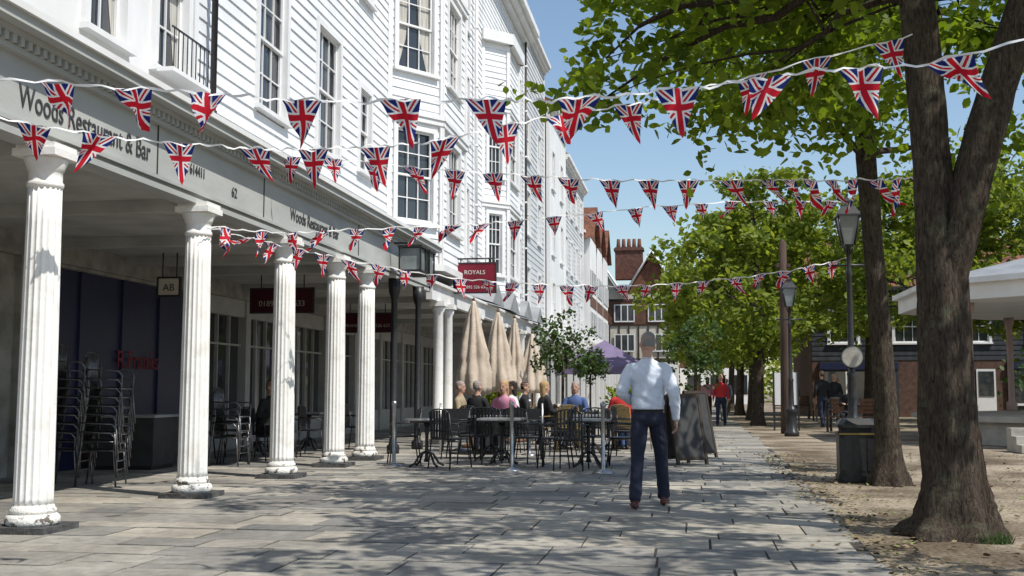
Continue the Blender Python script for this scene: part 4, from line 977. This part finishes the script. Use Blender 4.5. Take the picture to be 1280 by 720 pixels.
person('walking_man',(-.42,11.75,0),R(2),dict(shirt=M_shirt,trousers=M_jeans,skin=M_skin,hair=M_ghair,shoes=M_shoe,belt=M_bshoe),'stand',
   J=dict(hipL=(-.085,-.01,.92),kneeL=(-.115,-.05,.50),ankL=(-.14,-.20,.09),hipR=(.085,.01,.92),kneeR=(.13,.13,.51),ankR=(.155,.22,.09),yawL=R(6),yawR=R(-8),
          elL=(-.275,-.05,1.17),wrL=(-.17,.18,1.07),elR=(.27,-.07,1.15),wrR=(.285,.0,.90)),vox=.0065,scale=1.0,headrot=(R(-14),R(6),R(16)),lean=.06,sleeve=1.15)
def mk(s,t,h,sk=M_skin,sh=M_bshoe): return dict(shirt=s,trousers=t,skin=sk,hair=h,shoes=sh)
person('seated_woman',(-3.42,21.0,0),R(160),mk(M_pinkc,M_greyc,M_bhair),'sit',hair='long',lean=.15); chair(-3.45,20.95,-20)
person('seated_man',(-3.98,20.9,0),R(-30),mk(M_blackc,M_jeans,M_ghair),'sit',lean=.1); chair(-3.95,20.85,150)
person('seated_woman',(-2.9,22.3,0),R(-60),mk(M_blackc,M_jeans,M_bhair),'sit',hair='long',lean=.12)
person('seated_man',(-2.3,23.05,0),R(175),mk(M_bluec,M_tanc,M_ghair),'sit',lean=.1)
person('seated_woman',(-2.5,24.9,0),R(200),mk(M_tanc,M_greyc,M_dhair),'sit',hair='long',lean=.1)
person('seated_man',(-1.3,22.4,0),R(10),mk(M_redc,M_jeans,M_dhair),'sit',lean=.15)
person('seated_woman',(-.95,23.0,0),R(95),mk(M_whitec,M_bluec,M_bhair),'sit',hair='long',lean=.1)
person('seated_man',(-4.5,21.75,0),R(-95),mk(M_tanc,M_jeans,M_ghair),'sit',lean=.1)
person('seated_woman',(-3.4,21.95,0),R(95),mk(M_whitec,M_jeans,M_dhair),'sit',hair='long',lean=.1)
person('seated_man',(-3.6,24.4,0),R(-80),mk(M_blackc,M_jeans,M_dhair),'sit',lean=.1); chair(-3.6,24.4,-90,CH_W)
person('seated_man',(-7.15,18.3,0),R(250),mk(M_blackc,M_blackc,M_dhair),'sit',lean=.3)
person('seated_man',(5.3,43.95,0),R(190),mk(M_blackc,M_jeans,M_dhair),'sit',lean=.1); person('seated_woman',(4.5,32.95,0),R(160),mk(M_blackc,M_blackc,M_dhair),'sit',lean=.1)
for k,(x,y,yw,a,b,h) in enumerate([(1.05,38,170,M_redc,M_jeans,'short'),(1.3,43.5,10,M_bluec,M_greyc,'long'),(1.55,50,185,M_greyc,M_jeans,'short'),(.75,46,0,M_pinkc,M_blackc,'long'),(1.9,58,180,M_whitec,M_tanc,'short'),(-1.5,48,90,M_blackc,M_jeans,'short'),(3.6,41,180,M_blackc,M_blackc,'short'),(4.2,37,20,M_blackc,M_jeans,'short'),(4.7,38,160,M_blackc,M_greyc,'long'),(.4,56,5,M_tanc,M_jeans,'short'),(-.6,44,150,M_redc,M_greyc,'long'),(-1.0,52,10,M_whitec,M_jeans,'short'),(6.2,49,100,M_greyc,M_blackc,'short')]):
    person('pedestrian',(x,y,0),R(yw),mk(a,b,M_dhair if k%2 else M_bhair),'stand',hair=h,vox=.018,
       J=dict(kneeL=(-.1,-.08,.5),ankL=(-.1,-.22,.10),kneeR=(.1,.13,.5),ankR=(.1,.18,.09)),scale=random.uniform(.94,1.02))

# ---------------------------------------------------------------- light, sky, camera
sd=Vector((.80,-.42,0)).normalized(); el=R(56)
tosun=Vector((sd.x*math.cos(el),sd.y*math.cos(el),math.sin(el)))
L=bpy.data.lights.new('sun','SUN'); L.energy=5.0; L.angle=R(.5); L.color=(1,.96,.88)
so=bpy.data.objects.new('sun',L); COL.objects.link(so); so.rotation_euler=(-tosun).to_track_quat('-Z','Y').to_euler(); so.location=(20,-20,30)
w=bpy.data.worlds.new('World'); scene.world=w; w.use_nodes=True; nt=w.node_tree
sky=nt.nodes.new('ShaderNodeTexSky'); sky.sky_type='NISHITA'; sky.sun_disc=False; sky.sun_elevation=el; sky.sun_rotation=math.atan2(tosun.x,tosun.y)
sky.air_density=1.2; sky.dust_density=.7; sky.ozone_density=2.0
bg=nt.nodes['Background']; bg.inputs[1].default_value=.145; nt.links.new(sky.outputs[0],bg.inputs[0])
cam=bpy.data.cameras.new('camera'); co=bpy.data.objects.new('camera',cam); COL.objects.link(co); scene.camera=co
cam.sensor_width=36; cam.lens=1400/1280*36; cam.clip_end=2000
psi=R(8.935); th=math.atan(127/1400)
F=Vector((-math.sin(psi)*math.cos(th),math.cos(psi)*math.cos(th),math.sin(th)))
co.location=(0,0,1.2); co.rotation_euler=F.to_track_quat('-Z','Y').to_euler()
scene.view_settings.view_transform='Standard'; scene.view_settings.look='None'; scene.view_settings.exposure=0
